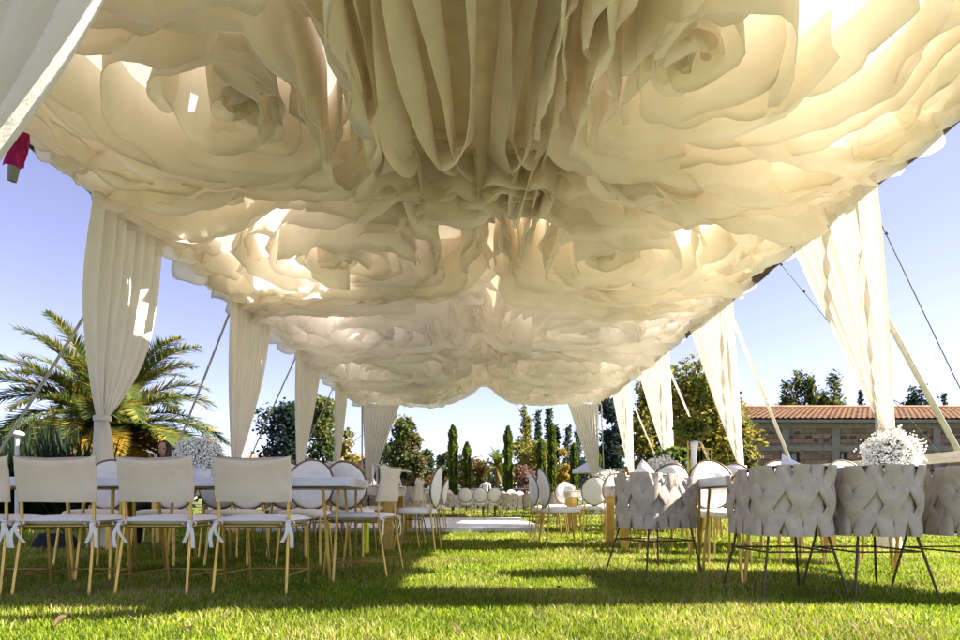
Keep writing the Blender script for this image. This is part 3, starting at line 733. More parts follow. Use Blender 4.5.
# ---------------------------------------------------------------- tables
def hair_leg(t, x, y, sx_, sy_, h):
    mb = MB()
    mb.tube([(x, y, 0), (x - sx_ * .055, y, h)], .0125, 4); mb.tube([(x + sx_ * 0.024, y + sy_ * .024, 0), (x + sx_ * 0.045, y - sy_ * .05, h)], .0125, 4)
    mb.box(x - .045, x + .065, y - .04, y + .04, 0.0, .008)
    mb.build('leg', M['gold'], t, smooth=False)
def white_table(x0, x1, y0, y1, label):
    t = thing('banquet_table', label, 'table', ((x0 + x1) / 2, (y0 + y1) / 2, 0), 0, 'banquet tables')
    w, d = (x1 - x0) / 2, (y1 - y0) / 2
    mb = MB(); mb.box(-w, w, -d, d, .685, .752); mb.build('tabletop', M['tabletop'], t, smooth=False, bevel=.006)
    mb = MB(); mb.box(-w + .03, w - .03, -d + .03, d - .03, .673, .683); mb.build('under_frame', M['bronze'], t, smooth=False)
    for a in (-1, 1):
        for b in (-1, 1): hair_leg(t, a * (w - .13), b * (d - .06), a, b, .675)
    return t
white_table(-2.72, -0.93, 4.2, 5.02, 'white topped table on gold hairpin legs at the front left, nearest the aisle')
white_table(-4.45, -2.75, 4.2, 5.02, 'white topped table on gold hairpin legs at the front left, by the pole')
white_table(1.66, 3.45, 4.0, 4.88, 'white topped table on gold hairpin legs at the front right behind the woven chairs')
def post_table(x0, x1, y0, y1, label):
    t = thing('banquet_table', label, 'table', ((x0 + x1) / 2, (y0 + y1) / 2, 0), 0, 'banquet tables')
    w, d = (x1 - x0) / 2, (y1 - y0) / 2
    mb = MB(); mb.box(-w, w, -d, d, .74, .76); mb.build('tabletop', M['tabletop'], t, smooth=False, bevel=.004)
    mb = MB()
    mb.box(-w + .01, w - .01, -d + .01, d - .01, .64, .738); mb.build('apron', M['mirror'], t, smooth=False, bevel=.004)
    for a in (-1, 1):
        for b in (-1, 1):
            mb = MB(); mb.box(a * (w - .075) - .05, a * (w - .075) + .05, b * (d - .075) - .05, b * (d - .075) + .05, 0, .638); mb.build('leg', M['gold'], t, smooth=False, bevel=.005)
    return t
post_table(1.62, 4.2, 7.0, 7.9, 'mirrored table on thick gold posts at the right, second row')
post_table(-4.2, -0.95, 6.65, 7.75, 'mirrored table on thick gold posts at the left, second row')
post_table(1.6, 4.3, 10.6, 11.5, 'mirrored table on thick gold posts at the right, third row')
post_table(-4.2, -1.2, 10.1, 10.9, 'mirrored table on thick gold posts at the left, third row before the dance floor')
def cloth_table(x0, x1, y0, y1, label):
    t = thing('banquet_table', label, 'table', ((x0 + x1) / 2, (y0 + y1) / 2, 0), 0, 'banquet tables')
    w, d = (x1 - x0) / 2, (y1 - y0) / 2; mb = MB()
    mb.box(-w, w, -d, d, .72, .75)
    mb.build('tabletop', M['cwood'], t, smooth=False)
    for a in (-1, 1):
        for b in (-1, 1):
            mb = MB(); mb.tube([(a * (w - .1), b * (d - .1), 0), (a * (w - .1), b * (d - .1), .719)], .03, 8); mb.build('leg', M['bronze'], t)
    mb = MB(); rows = []; per = []
    n = 24
    for i in range(n): per.append((-w + 2 * w * i / n, -d, 0, -1))
    for i in range(n): per.append((w, -d + 2 * d * i / n, 1, 0))
    for i in range(n): per.append((w - 2 * w * i / n, d, 0, 1))
    for i in range(n): per.append((-w, d - 2 * d * i / n, -1, 0))
    for v in range(6):
        rows.append([(x + nx * (.008 + .05 * (v / 5) * (1 + math.sin(k * 1.1)) * .5), y + ny * (.008 + .05 * (v / 5) * (1 + math.sin(k * 1.1)) * .5), .756 - .36 * v / 5) for k, (x, y, nx, ny) in enumerate(per)])
    mb.grid(rows, True); mb.face(rows[0])
    o = mb.build('tablecloth', M['cushion']); o.location = t.location
    tag(o, label.replace('table under a white cloth', 'white cloth draped over the table'), 'tablecloth', 'white tablecloths on the far tables')
cloth_table(0.4, 2.6, 19.6, 20.6, 'far table under a white cloth beyond the dance floor, right of the aisle')
cloth_table(-2.4, 0.2, 19.6, 20.6, 'far table under a white cloth beyond the dance floor, left of the aisle')

# dance floor
t = thing('dance_floor', 'low white dance floor laid on the lawn across the aisle', 'dance floor', (-1.4, 13.8, 0))
mb = MB(); mb.box(-2.6, 2.55, -3.1, 3.1, 0.0, .07); mb.build('base', M['floor'], t, smooth=False)
mb = MB()
for i in range(5):
    for j in range(6): mb.box(-2.6 + i * 1.03 + .004, -2.6 + (i + 1) * 1.03 - .004, -3.1 + j * 1.0333 + .004, -3.1 + (j + 1) * 1.0333 - .004, .072, .095)
mb.build('deck_panel', M['floor'], t, smooth=False, bevel=.003)

# ---------------------------------------------------------------- table flowers
def breath(loc, rx, rz, n, label, dot=.011, seed=1, grp='white baby\'s breath arrangements'):
    t = thing('flower_arrangement', label, 'flowers', loc, 0, grp); rr = random.Random(seed)
    fb, sb = MB(), MB()
    for i in range(n):
        while True:
            v = Vector((rr.uniform(-1, 1), rr.uniform(-1, 1), rr.uniform(-.45, 1)))
            if 0.25 < v.length < 1: break
        v = v.normalized() * (0.45 + 0.6 * rr.random() ** 0.6 + (rr.random() * .3 if rr.random() < .12 else 0)) * (1 + .2 * N(v.x * 2.5 + seed, v.y * 2.5, v.z * 2.5))
        p = Vector((v.x * rx, v.y * rx, .12 + max(-.05, v.z * rz + rz * .3)))
        q = rr.uniform(.6, 1.25) * dot; d1 = Vector((rr.gauss(0, 1), rr.gauss(0, 1), rr.gauss(0, 1))).normalized(); d2 = d1.orthogonal().normalized(); d3 = d1.cross(d2)
        pts = [p + d1 * q, p + d2 * q, p - d1 * q, p - d2 * q]; a, b = p + d3 * q * .8, p - d3 * q * .8
        for k in range(4): fb.face([pts[k], pts[(k + 1) % 4], a]); fb.face([pts[(k + 1) % 4], pts[k], b])
        if i % 7 == 0: sb.tube([(0, 0, .1), p * .6 + Vector((0, 0, .05)), p], .0022, 3, cap=False)
    fb.build('blossoms', M['flower'], t, smooth=False); sb.build('stems', M['stem'], t)
    mb = MB(); rows = [[(r * math.cos(2 * PI * k / 20), r * math.sin(2 * PI * k / 20), z) for k in range(20)] for r, z in ((.05, 0), (.075, .01), (.085, .07), (.07, .13), (.06, .13))]
    mb.face(rows[0][::-1]); mb.grid(rows, True); mb.build('bowl', M['ceramic'], t)
breath((2.98, 4.35, .752), .18, .165, 3000, 'large white flower ball on the front right table', .0095, 3)
breath((-2.16, 4.62, .752), .165, .15, 2200, 'shaded white flower ball on the front left table beside the seated person', .0095, 4)
breath((2.25, 7.4, .76), .22, .18, 1800, 'grey white flower ball on the second right table, leftmost there', .014, 5)
breath((2.78, 7.3, .76), .13, .13, 900, 'small white flower ball beside the tall vase', .013, 6)
breath((2.35, 11.0, .76), .26, .2, 1500, 'pale flower ball on the third right table', .018, 7)
breath((-1.75, 7.2, .76), .18, .12, 1200, 'flat white flower mound on the second left table', .014, 8)
t = thing('tall_vase', 'tall white vase on the second right table carrying a ball of greenery', 'vase', (2.66, 7.45, .76))
mb = MB(); rows = [[(r * math.cos(2 * PI * k / 20), r * math.sin(2 * PI * k / 20), z) for k in range(20)] for r, z in ((.06, 0), (.065, .01), (.035, .1), (.03, .3), (.04, .5), (.055, .56), (.045, .56))]
mb.face(rows[0][::-1]); mb.grid(rows, True); mb.build('vase', M['ceramic'], t)
def leafcloud(mb, c, rad, n, size, rr, nm=2, shell=0.5, aspect=1.6, blobs=None):
    c = Vector(c)
    for i in range(n):
        if blobs: bcn, br = rr.choice(blobs); cc = Vector(bcn); ra = Vector(br)
        else: cc = c; ra = Vector(rad)
        d = Vector((rr.gauss(0, 1), rr.gauss(0, 1), rr.gauss(0, 1))).normalized(); r = shell + (1 - shell) * rr.random()
        r *= 1 + 0.25 * N(d.x * 2.2 + cc.x, d.y * 2.2, d.z * 2.2)
        p = cc + Vector((d.x * ra.x, d.y * ra.y, d.z * ra.z)) * r
        s = size * rr.uniform(.6, 1.4); a = Vector((rr.gauss(0, 1), rr.gauss(0, 1), rr.gauss(0, .7))).normalized(); b = a.orthogonal().normalized()
        b = (b * math.cos(rr.uniform(0, 6)) + a.cross(b) * math.sin(rr.uniform(0, 6))).normalized()
        mb.face([p - a * s * aspect / 2, p + b * s * .45, p + a * s * aspect / 2, p - b * s * .45], rr.randrange(nm))
mb = MB(); rr = random.Random(9); leafcloud(mb, (-.03, 0, .72), (.23, .2, .17), 700, .05, rr, 3, .2)
mb.build('greenery', [M['leaf_olive'], M['leaf_mid'], M['leaf_lime']], t, smooth=False)

# gold stepped stand
t = thing('plant_stand', 'stepped gold open frame stand behind the second right table', 'stand', (3.34, 9.0, 0))
for x, hgt in ((-.12, 1.68), (.03, 1.36), (.17, 1.14)):
    mb = MB(); w = .075
    cs = [(x - w, -w), (x + w, -w), (x + w, w), (x - w, w)]
    for c in cs: mb.tube([(c[0], c[1], 0), (c[0], c[1], hgt)], .012, 4)
    for z in (hgt, hgt * .82):
        for a, b in zip(cs, cs[1:] + cs[:1]): mb.tube([(a[0], a[1], z - .01), (b[0], b[1], z - .01)], .012, 4)
    mb.build('open_frame', M['gold'], t, smooth=False)

# cream rail at right
t = thing('wooden_rail', 'cream wooden rail behind the woven chairs at the right', 'railing', (3.85, 5.6, 0))
mb = MB(); mb.bar((-.06, 1.7, .945), (.07, -1.0, .945), .06, .085); mb.build('rail', M['cwood'], t, smooth=False, bevel=.004)
for y in (1.6, -.9):
    mb = MB(); mb.box(-.03 - .024 * y, .03 - .024 * y, y - .03, y + .03, 0, .902); mb.build('post', M['cwood'], t, smooth=False)

# yellow sleeve, bag, garden lamp
t = thing('marker_post', 'fluorescent yellow sleeve with white cap standing by the second left table', 'post', (-1.22, 6.45, 0))
mb = MB(); mb.tube([(0, 0, 0), (0, 0, .36)], .028, 12); mb.build('sleeve', M['yellow'], t)
mb = MB(); mb.tube([(0, 0, .361), (0, 0, .52)], .02, 12); mb.build('cap', M['ceramic'], t)
t = thing('handbag', 'black bag lying on the grass behind the front left chairs', 'bag', (-4.95, 7.0, 0))
mb = MB(); rows = []
for i in range(9):
    v = i / 8; rows.append([(.26 * (1 - .35 * v ** 3) * math.copysign(abs(math.cos(2 * PI * k / 24)) ** .5, math.cos(2 * PI * k / 24)), .11 * (1 - .6 * v) * math.copysign(abs(math.sin(2 * PI * k / 24)) ** .6, math.sin(2 * PI * k / 24)), .2 * v + .012 * N(k, v * 4, 1)) for k in range(24)])
mb.grid(rows, True); mb.face(rows[-1]); mb.face(rows[0][::-1]); mb.build('body', M['black'], t)
mb = MB(); mb.tube([(-.12 + .24 * i / 12, 0, .19 + .1 * math.sin(PI * i / 12)) for i in range(13)], .009, 6); mb.build('handle', M['black'], t)
p = at(17, 500, 11)
t = thing('garden_lamp', 'white mushroom shaped garden lamp among the dark yuccas', 'lamp', (p.x, 11, 0))
mb = MB(); mb.tube([(0, 0, 0), (0, 0, 1.75)], .035, 10); mb.build('post', M['rail'], t)
mb = MB(); mb.ball((0, 0, 1.8), (.12, .12, .06), 14, 8); mb.build('lamp_head', M['rail'], t)

fl_ = ['curled brown leaf on the sunlit grass below the second canvas backed chair', 'dry brown leaf on the sunlit grass near the left picture edge', 'small brown leaf at the middle of the near grass', 'pale dry leaf on the grass in front of the first woven chair', 'pale dry leaf on the grass in front of the second woven chair', 'brown leaf lying in the shadow band right of the aisle']
for i, (px, py) in enumerate(((185, 632), (60, 622), (455, 628), (735, 626), (890, 622), (560, 588))):
    d = 600 * .55 / (py - 500); rr = random.Random(i); mb = MB(); rows = []
    for a in range(7):
        v = a / 6; w_ = .019 * math.sin(PI * min(.97, v + .05)) + .001
        rows.append([(-.035 + .07 * v, w_ * q, .04 + .012 * abs(q) + .014 * math.sin(v * 3 + i)) for q in (-1, -.5, 0, .5, 1)])
    mb.grid(rows); o = mb.build('fallen_leaf', M['leaf_brown'] if i in (0, 1, 2, 5) else M['grass_straw'])
    o.location = ((px - 480) * d / 600, d, 0); o.rotation_euler = (rr.uniform(-.3, .3), rr.uniform(-.3, .3), rr.uniform(0, 6)); tag(o, fl_[i], 'leaf', 'fallen leaves on the lawn')
# ---------------------------------------------------------------- people
def skin_body(name, joints, edges, m, parent, root=0, sub=2):
    me = bpy.data.meshes.new(name); bm = bmesh.new(); ly = bm.verts.layers.skin.verify()
    vs = []
    for p, r in joints:
        v = bm.verts.new(p); v[ly].radius = r if isinstance(r, tuple) else (r, r); vs.append(v)
    vs[root][ly].use_root = True
    for a, b in edges: bm.edges.new((vs[a], vs[b]))
    bm.to_mesh(me); bm.free(); me.materials.append(m)
    o = bpy.data.objects.new(name, me); COL.objects.link(o); o.parent = parent
    s = o.modifiers.new('skin', 'SKIN'); s.use_smooth_shade = True
    q = o.modifiers.new('sub', 'SUBSURF'); q.levels = sub; q.render_levels = sub
    return o
def head(t, c, yaw, hair_m, long_hair):
    """front = direction of yaw (0: -Y toward the camera)"""
    cs, sn = math.cos(yaw), math.sin(yaw); c = Vector(c)
    def Rv(p): return Vector((p[0] * cs - p[1] * sn, p[0] * sn + p[1] * cs, p[2])) + c
    mb = MB(); rows = []
    for i in range(15):                                # skull and jaw
        ph = PI * i / 14; z = .118 * math.cos(ph); row = []
        for j in range(20):
            a = 2 * PI * j / 20; rr_ = math.sin(ph) ** .8
            k = 1 - .22 * max(0, -z / .118) ** 1.2
            x = .076 * rr_ * math.cos(a) * k; y = .096 * rr_ * math.sin(a) * (1 - .1 * max(0, -z / .118)) + .006
            f = max(0, -math.sin(a)) ** 6
            if abs(math.cos(a)) < .35 and math.sin(a) < 0:
                y -= .02 * max(0, 1 - abs(z + .012) / .03) * max(0, 1 - abs(math.cos(a)) / .3)      # nose
                y += .008 * max(0, 1 - abs(z - .014) / .018)                                           # eye line
                y -= .008 * max(0, 1 - abs(z + .058) / .02)                                            # lips
            row.append(Rv((x, y, z)))
        rows.append(row)
    mb.grid(rows, True)
    for s in (-1, 1): mb.ball(Rv((s * .078, .012, -.005)), (.012, .018, .03), 8, 6)
    mb.tube([Rv((0, .02, -.07)), Rv((0, .03, -.19))], .05, 12)
    mb.build('head', M['skin'], t)
    mb = MB()
    for s in (-1, 1): mb.ball(Rv((s * .03, -.083, .012)), (.011, .008, .007), 8, 6)
    mb.build('eyes', M['hair'], t)
    mb = MB(); rows = []
    for i in range(12):
        v = i / 11; row = []
        for j in range(28):
            a = 2 * PI * j / 28; front = max(0, (-math.sin(a) - .76) / .24)
            low = -.05 if not long_hair else -.26
            lim = low + (.105 - low) * min(1, front * 2.2) ** .7 if front > 0 else low
            z = .132 + (lim - .132) * v
            rr_ = math.sqrt(max(0, 1 - (max(z, -.02) / .134) ** 2)) if z > -.02 else 1.0
            row.append(Rv((.09 * rr_ * math.cos(a) * (1 + .03 * math.sin(j * 5)), .012 + .108 * rr_ * math.sin(a) * (1 + .03 * math.sin(j * 5)), z)))
        rows.append(row)
    mb.grid(rows, True); mb.build('hair', M['hair'], t)
def hand(mb_parent, t, wrist, dirn, palm_n, m):
    w = Vector(wrist); d = Vector(dirn).normalized(); n = Vector(palm_n).normalized(); sd_ = d.cross(n).normalized()
    mb = MB()
    mb.tube([w, w + d * .04, w + d * .085], [.026, .034, .033], 10)
    for k, L in enumerate((.062, .072, .068, .054)):
        b = w + d * .082 + sd_ * (.024 - .016 * k)
        mb.tube([b, b + d * L * .5 - n * .008, b + d * L * .85 - n * .026, b + d * L - n * .04], [.0095, .009, .008, .006], 7)
    b = w + d * .03 + sd_ * .03
    mb.tube([b, b + sd_ * .024 + d * .02 - n * .008, b + sd_ * .03 + d * .05 - n * .018], [.012, .011, .008], 7)
    mb.build('hand', m, t)
# seated person in black
t = thing('person', 'seated person with dark hair in black clothes behind the front left table', 'person', (-4.28, 8.15, 0))
J = [((0, 0, .52), (.16, .13)), ((0, .03, .75), (.135, .1)), ((0, .02, .98), (.165, .1)), ((0, .01, 1.1), (.07, .06)),
     ((-.18, .02, 1.06), (.06, .06)), ((-.24, -.04, .84), (.048, .048)), ((-.16, -.24, .72), (.036, .036)),
     ((.18, .02, 1.06), (.06, .06)), ((.25, -.02, .84), (.048, .048)), ((.2, -.24, .73), (.036, .036)),
     ((-.1, -.2, .5), (.085, .085)), ((-.12, -.44, .5), (.065, .065)), ((-.12, -.42, .12), (.045, .045)), ((-.12, -.44, .05), (.045, .04)), ((-.12, -.58, .035), (.04, .03)),
     ((.1, -.2, .5), (.085, .085)), ((.13, -.44, .5), (.065, .065)), ((.14, -.34, .12), (.045, .045)), ((.14, -.36, .05), (.045, .04)), ((.15, -.5, .035), (.04, .03))]
E = [(0, 1), (1, 2), (2, 3), (2, 4), (4, 5), (5, 6), (2, 7), (7, 8), (8, 9), (0, 10), (10, 11), (11, 12), (12, 13), (13, 14), (0, 15), (15, 16), (16, 17), (17, 18), (18, 19)]
skin_body('body', J, E, M['black'], t)
head(t, (0, -.02, 1.27), math.radians(6), M['hair'], True)
hand(None, t, (-.155, -.245, .72), (.3, -1, -.1), (0, 0, 1), M['skin']); hand(None, t, (.195, -.245, .73), (-.3, -1, -.1), (0, 0, 1), M['skin'])
# chair for the seated person
chair('oval', -4.28, 8.2, 180, 'round backed chair carrying the seated person in black')
# far standing person
t = thing('person', 'distant standing person in a white shirt and dark trousers by the far fence', 'person', (0.28, 30, 0))
J = [((0, 0, .93), (.14, .11)), ((0, 0, 1.15), (.13, .1)), ((0, 0, 1.36), (.16, .1)), ((0, 0, 1.47), (.06, .055)),
     ((-.19, 0, 1.4), (.055, .055)), ((-.25, -.02, 1.14), (.045, .045)), ((-.22, -.14, .95), (.033, .033)),
     ((.19, 0, 1.4), (.055, .055)), ((.25, .02, 1.14), (.045, .045)), ((.25, -.04, .9), (.033, .033))]
skin_body('body', J, [(0, 1), (1, 2), (2, 3), (2, 4), (4, 5), (5, 6), (2, 7), (7, 8), (8, 9)], M['shirt'], t)
J = [((0, 0, .92), (.145, .115)), ((-.09, 0, .82), (.09, .09)), ((-.1, -.02, .48), (.065, .065)), ((-.1, .03, .08), (.045, .045)), ((-.1, -.12, .04), (.04, .035)),
     ((.09, 0, .82), (.09, .09)), ((.11, .0, .48), (.065, .065)), ((.12, .06, .08), (.045, .045)), ((.12, -.09, .04), (.04, .035))]
skin_body('trousers', J, [(0, 1), (1, 2), (2, 3), (3, 4), (0, 5), (5, 6), (6, 7), (7, 8)], M['trouser'], t)
head(t, (0, -.01, 1.62), math.radians(-70), M['hair'], False)
hand(None, t, (-.22, -.145, .95), (0, -.4, -1), (1, 0, 0), M['skin']); hand(None, t, (.25, -.045, .9), (0, -.2, -1), (-1, 0, 0), M['skin'])

# ---------------------------------------------------------------- trees
def trunk(t, h, r, rr, branches=5, spread=.5, mat_='bark', base=0):
    mb = MB(); pts = [(r * .6 * N(z * 1.3, 1, t.location.x), r * .6 * N(z * 1.3, 5, t.location.x), h * z) for z in np.linspace(0, 1, 9)]
    mb.tube(pts, [r * (1.25 if i == 0 else 1 - .75 * i / 8) for i in range(9)], 9)
    for k in range(branches):
        z = h * rr.uniform(.35, .85); a = rr.uniform(0, 6.3); L = h * spread * rr.uniform(.5, 1)
        mb.tube([(0, 0, z), (math.cos(a) * L * .5, math.sin(a) * L * .5, z + L * .35), (math.cos(a) * L, math.sin(a) * L, z + L * .6)], [r * .4, r * .25, r * .08], 6)
    mb.build('trunk', M[mat_], t)
def bushy(px, d, wpx, ytop, ybot, mats, label, n=2600, leafpx=2.6, cat='tree', name='leafy_tree', seed=0, lobes=9, grp='trees around the lawn', trunk_r=None):
    k = d / 600; w = wpx * k; zt = H + (500 - ytop) * k; zb = max(0.05, H + (500 - ybot) * k); rr = random.Random(seed + int(px))
    t = thing(name, label, cat, ((px - 480) * k, d, 0), 0, grp)
    trunk(t, zb + (zt - zb) * .75, trunk_r or max(.04, w * .045), rr)
    blobs = []
    for i in range(lobes):
        u = rr.random(); z = zb + (zt - zb) * (.12 + .76 * u); ww = w * .5 * math.sin(PI * (0.18 + .72 * u)) ** .8
        a = rr.uniform(0, 6.3); q = rr.uniform(.15, .8)
        rad = w * rr.uniform(.2, .34)
        blobs.append(((math.cos(a) * ww * q, math.sin(a) * ww * q, z), (rad, rad, min(rad * .95, (zt - z) * 1.0 + .1))))
    mb = MB()
    # each lobe gets its own mix
    per = n // lobes
    for i, b in enumerate(blobs):
        sub = MB(); leafcloud(sub, (0, 0, 0), (1, 1, 1), per, leafpx * k, rr, 1, .35, 1.5, [b])
        base = len(mb.v); mb.v += sub.v
        for f in sub.f:
            mb.f.append(tuple(base + x for x in f)); mb.mi.append(rr.choice((i % len(mats), rr.randrange(len(mats)))))
    mb.build('crown', [M[m] for m in mats], t, smooth=False)
    return t
def cypress(px, d, wpx, ytop, label, mats=('leaf_mid', 'leaf_lime'), n=2800, ybot=505, seed=0, name='cypress', grp='clipped cypresses beyond the lawn', bands=True, taper=.14):
    k = d / 600; w = wpx * k / 2 * .86; zt = H + (500 - ytop) * k; rr = random.Random(seed + int(px))
    t = thing(name, label, 'tree', ((px - 480) * k, d, 0), 0, grp)
    mb = MB(); mb.tube([(0, 0, 0), (0, 0, zt * .7)], [w * .35, w * .08], 8); mb.build('trunk', M['bark'], t)
    mb = MB()
    for i in range(n):
        v = rr.random() ** .9; z = .25 + (zt - .25) * v
        r = w * min(1, (1 - v) / taper) ** .55 * (.75 + .25 * min(1, v * 8)) * (1 + (.14 * math.sin(z * 7.5 + seed) if bands else 0) + .12 * N(z * 3, seed, 2))
        a = rr.uniform(0, 2 * PI); q = 1 - .35 * rr.random() ** 2; p = Vector((math.cos(a) * r * q, math.sin(a) * r * q, z)); s = 2.0 * k * rr.uniform(.6, 1.4)
        u = Vector((rr.gauss(0, .4) + math.cos(a) * .4, rr.gauss(0, .4) + math.sin(a) * .4, 1)).normalized(); o = u.orthogonal().normalized(); o = (o * math.cos(a * 3) + u.cross(o) * math.sin(a * 3))
        mb.face([p - u * s, p + o * s * .45, p + u * s, p - o * s * .45], 1 if (math.sin(z * 7.5 + seed) > .3 and bands) or rr.random() < .22 else 0)
    mb.build('crown', [M[m] for m in mats], t, smooth=False)
def conifer(px, d, wpx, ytop, label, mats, n=2200, seed=0, open_=.6, spires=1):
    k = d / 600; w = wpx * k / 2; zt = H + (500 - ytop) * k; rr = random.Random(seed + int(px))
    t = thing('conifer', label, 'tree', ((px - 480) * k, d, 0), 0, 'pointed conifers behind the garden')
    mb = MB(); mb.tube([(0, 0, 0), (0, 0, zt * .96)], [max(.08, w * .09), .02], 8)
    sp = [(0, 0, zt)] + [(rr.uniform(-.65, .65) * w, rr.uniform(-.5, .5) * w, zt * rr.uniform(.8, .97)) for _ in range(spires - 1)]
    lb = MB()
    for (sx0, sy0, top) in sp:
        ww = w * (1 if spires == 1 else .62); nb = 46
        for b in range(nb):
            v = (b + rr.random()) / nb; z = .12 * top + .88 * top * v; L = ww * (1 - v) ** (.8 if spires < 5 else .6) * rr.uniform(.6, 1.12) + .04; a = b * 2.4 + rr.random()
            tip = Vector((sx0 * min(1, v + .4) + math.cos(a) * L, sy0 * min(1, v + .4) + math.sin(a) * L, z + L * rr.uniform(.1, .5))); root = Vector((sx0 * min(1, v + .2), sy0 * min(1, v + .2), z))
            for q in range(int(n / nb / spires)):
                f = rr.random() ** .6; p = root.lerp(tip, f) + Vector((rr.gauss(0, 1), rr.gauss(0, 1), rr.gauss(0, .8))) * (.10 * ww + 1.0 * k)
                s = 2.0 * k * rr.uniform(.6, 1.4); u = (tip - root).normalized() + Vector((rr.gauss(0, .5), rr.gauss(0, .5), rr.gauss(.3, .5))); u.normalize(); o = u.orthogonal().normalized()
                o = o * math.cos(q) + u.cross(o) * math.sin(q)
                lb.face([p - u * s, p + o * s * .4, p + u * s, p - o * s * .4], rr.randrange(len(mats)))
    mb.build('trunk', M['bark'], t); lb.build('crown', [M[m] for m in mats], t, smooth=False)

# Canary palm
def palm(px, py, d, label, nf, L, seed, green='frond_green', dry='frond_yellow', ndry=14, sheaf=0, name='date_palm'):
    c = at(px, py, d); rr = random.Random(seed)
    t = thing(name, label, 'palm', (c.x, d, 0), 0, 'palms in the garden')
    mb = MB(); rows = []
    for i in range(16):
        v = i / 15; r0 = (.4 if nf > 30 else .12) * (1 + .18 * (i % 2)) * (1.15 - .2 * v)
        rows.append([(r0 * math.cos(2 * PI * j / 16) * (1 + .06 * math.sin(j * 4 + i)), r0 * math.sin(2 * PI * j / 16), c.z * v) for j in range(16)])
    mb.grid(rows, True); mb.face(rows[-1]); mb.build('trunk', M['palmbark'], t)
    fm = MB()
    for f in range(nf + ndry):
        isdry = f >= nf
        a = f * 2.399 + rr.uniform(-.2, .2); el = math.radians(rr.uniform(8, 78) if not isdry else rr.uniform(-42, 8))
        Lf = L * rr.uniform(.8, 1.08); p = Vector((0, 0, c.z)); dirn = Vector((math.cos(a) * math.cos(el), math.sin(a) * math.cos(el), math.sin(el)))
        side = Vector((-math.sin(a), math.cos(a), 0)); n = 34; pts = []
        for i in range(n + 1):
            pts.append(p.copy()); dirn = (dirn + Vector((0, 0, -1)) * (.027 + .028 * i / n) * (1.1 if not isdry else .7)).normalized(); p = p + dirn * Lf / n
        fm.tube(pts, [.03 * (1 - .8 * i / n) for i in range(n + 1)], 4, cap=False, mi=1 if isdry or rr.random() < .2 else 0)
        for i in range(3, n + 1):
            v = i / n; ll = .6 * L / 3.2 * math.sin(PI * min(1, .12 + .83 * v)) ** .6
            tdir = (pts[i] - pts[i - 1]).normalized(); upn = side.cross(tdir).normalized() * (-1 if side.cross(tdir).z < 0 else 1)
            for sg in (-1, 1):
                for h_ in (0, .25, .5, .75):
                    q = pts[i - 1].lerp(pts[i], h_); dv = (side * sg * .8 + tdir * .75 + upn * .28 + Vector((0, 0, rr.gauss(-.12, .16)))).normalized()
                    wv = tdir.cross(dv).cross(dv).normalized() * .0125 * L / 3.2
                    e = q + dv * ll * rr.uniform(.85, 1.1) + Vector((0, 0, -.05))
                    mi = 1 if isdry or rr.random() < .14 else 0
                    fm.face([q - wv, q + wv, (q + e) / 2 + wv, e, (q + e) / 2 - wv], mi)
    fm.build('fronds', [M[green], M[dry]], t, smooth=False)
    if sheaf:
        sm = MB()
        for s in range(sheaf):
            a = -2.75 + s * .38; b0 = Vector((math.cos(a) * .5, math.sin(a) * .5, c.z + .25)); e0 = Vector((math.cos(a) * 1.5, math.sin(a) * 1.5, c.z + rr.uniform(.1, .5)))
            sm.tube([b0, b0.lerp(e0, .5) + Vector((0, 0, .3)), e0], .03, 6)
            for q in range(150):
                o = Vector((rr.gauss(0, .13), rr.gauss(0, .13), 0)); e = e0 + o + Vector((rr.gauss(0, .1), rr.gauss(0, .1), -rr.uniform(.3, .95)))
                m_ = Vector((.016, 0, 0)); sm.face([e0 + o * .4 - m_, e0 + o * .4 + m_, e + m_ * 1.6, e - m_ * 1.6])
        sm.build('flower_stalks', M['leaf_gold'], t, smooth=False)
palm(108, 432, 17, 'big date palm with drooping golden fronds behind the nearest left pole', 74, 3.7, 3, ndry=28, sheaf=4)
palm(497, 466, 36, 'small lime green palm left of the middle cypress', 18, 1.5, 5, 'leaf_lime', 'leaf_yellow', 6, name='small_palm')

# yuccas
def yucca(x, y, h, n, label, seed):
    t = thing('yucca', label, 'plant', (x, y, 0), 0, 'dark spiky yuccas under the palm'); rr = random.Random(seed); mb = MB()
    for i in range(n):
        a = rr.uniform(0, 6.3); el = rr.uniform(.5, 1.45); L = h * rr.uniform(.7, 1.1); b = Vector((rr.gauss(0, .12), rr.gauss(0, .12), rr.uniform(0, h * .35)))
        d = Vector((math.cos(a) * math.cos(el), math.sin(a) * math.cos(el), math.sin(el))); s = Vector((-math.sin(a), math.cos(a), 0)) * .028
        mb.face([b - s, b + s, b + d * L * .5 + s * 1.2, b + d * L, b + d * L * .5 - s * 1.2])
    mb.build('leaves', M['leaf_dark'], t, smooth=False)
    mb = MB(); mb.tube([(0, 0, 0), (0, 0, h * .45)], [.1, .07], 8); mb.build('stem', M['palmbark'], t)
for i, (px, d, h, lab) in enumerate([(8, 12, 1.5, 'dark spiky yucca at the left picture edge'), (38, 12.5, 1.65, 'dark spiky yucca right of the garden lamp'), (68, 12, 1.5, 'dark spiky yucca between two canvas backs'), (95, 13, 1.45, 'dark spiky yucca beside the nearest left pole'), (-30, 12.5, 1.5, 'dark spiky yucca outermost on the left')]):
    yucca((px - 480) * d / 600, d, h * 1.1, 320, lab, i)
bushy(135, 24, 190, 455, 500, ['leaf_dark', 'leaf_mid', 'leaf_olive'], 'low dark hedge behind the palm trunk', 2600, 3.2, 'shrub', 'garden_shrub', 5)
bushy(205, 24, 70, 445, 500, ['leaf_dark', 'leaf_olive'], 'dark shrub right of the palm', 1600, 3, 'shrub', 'garden_shrub', 6)

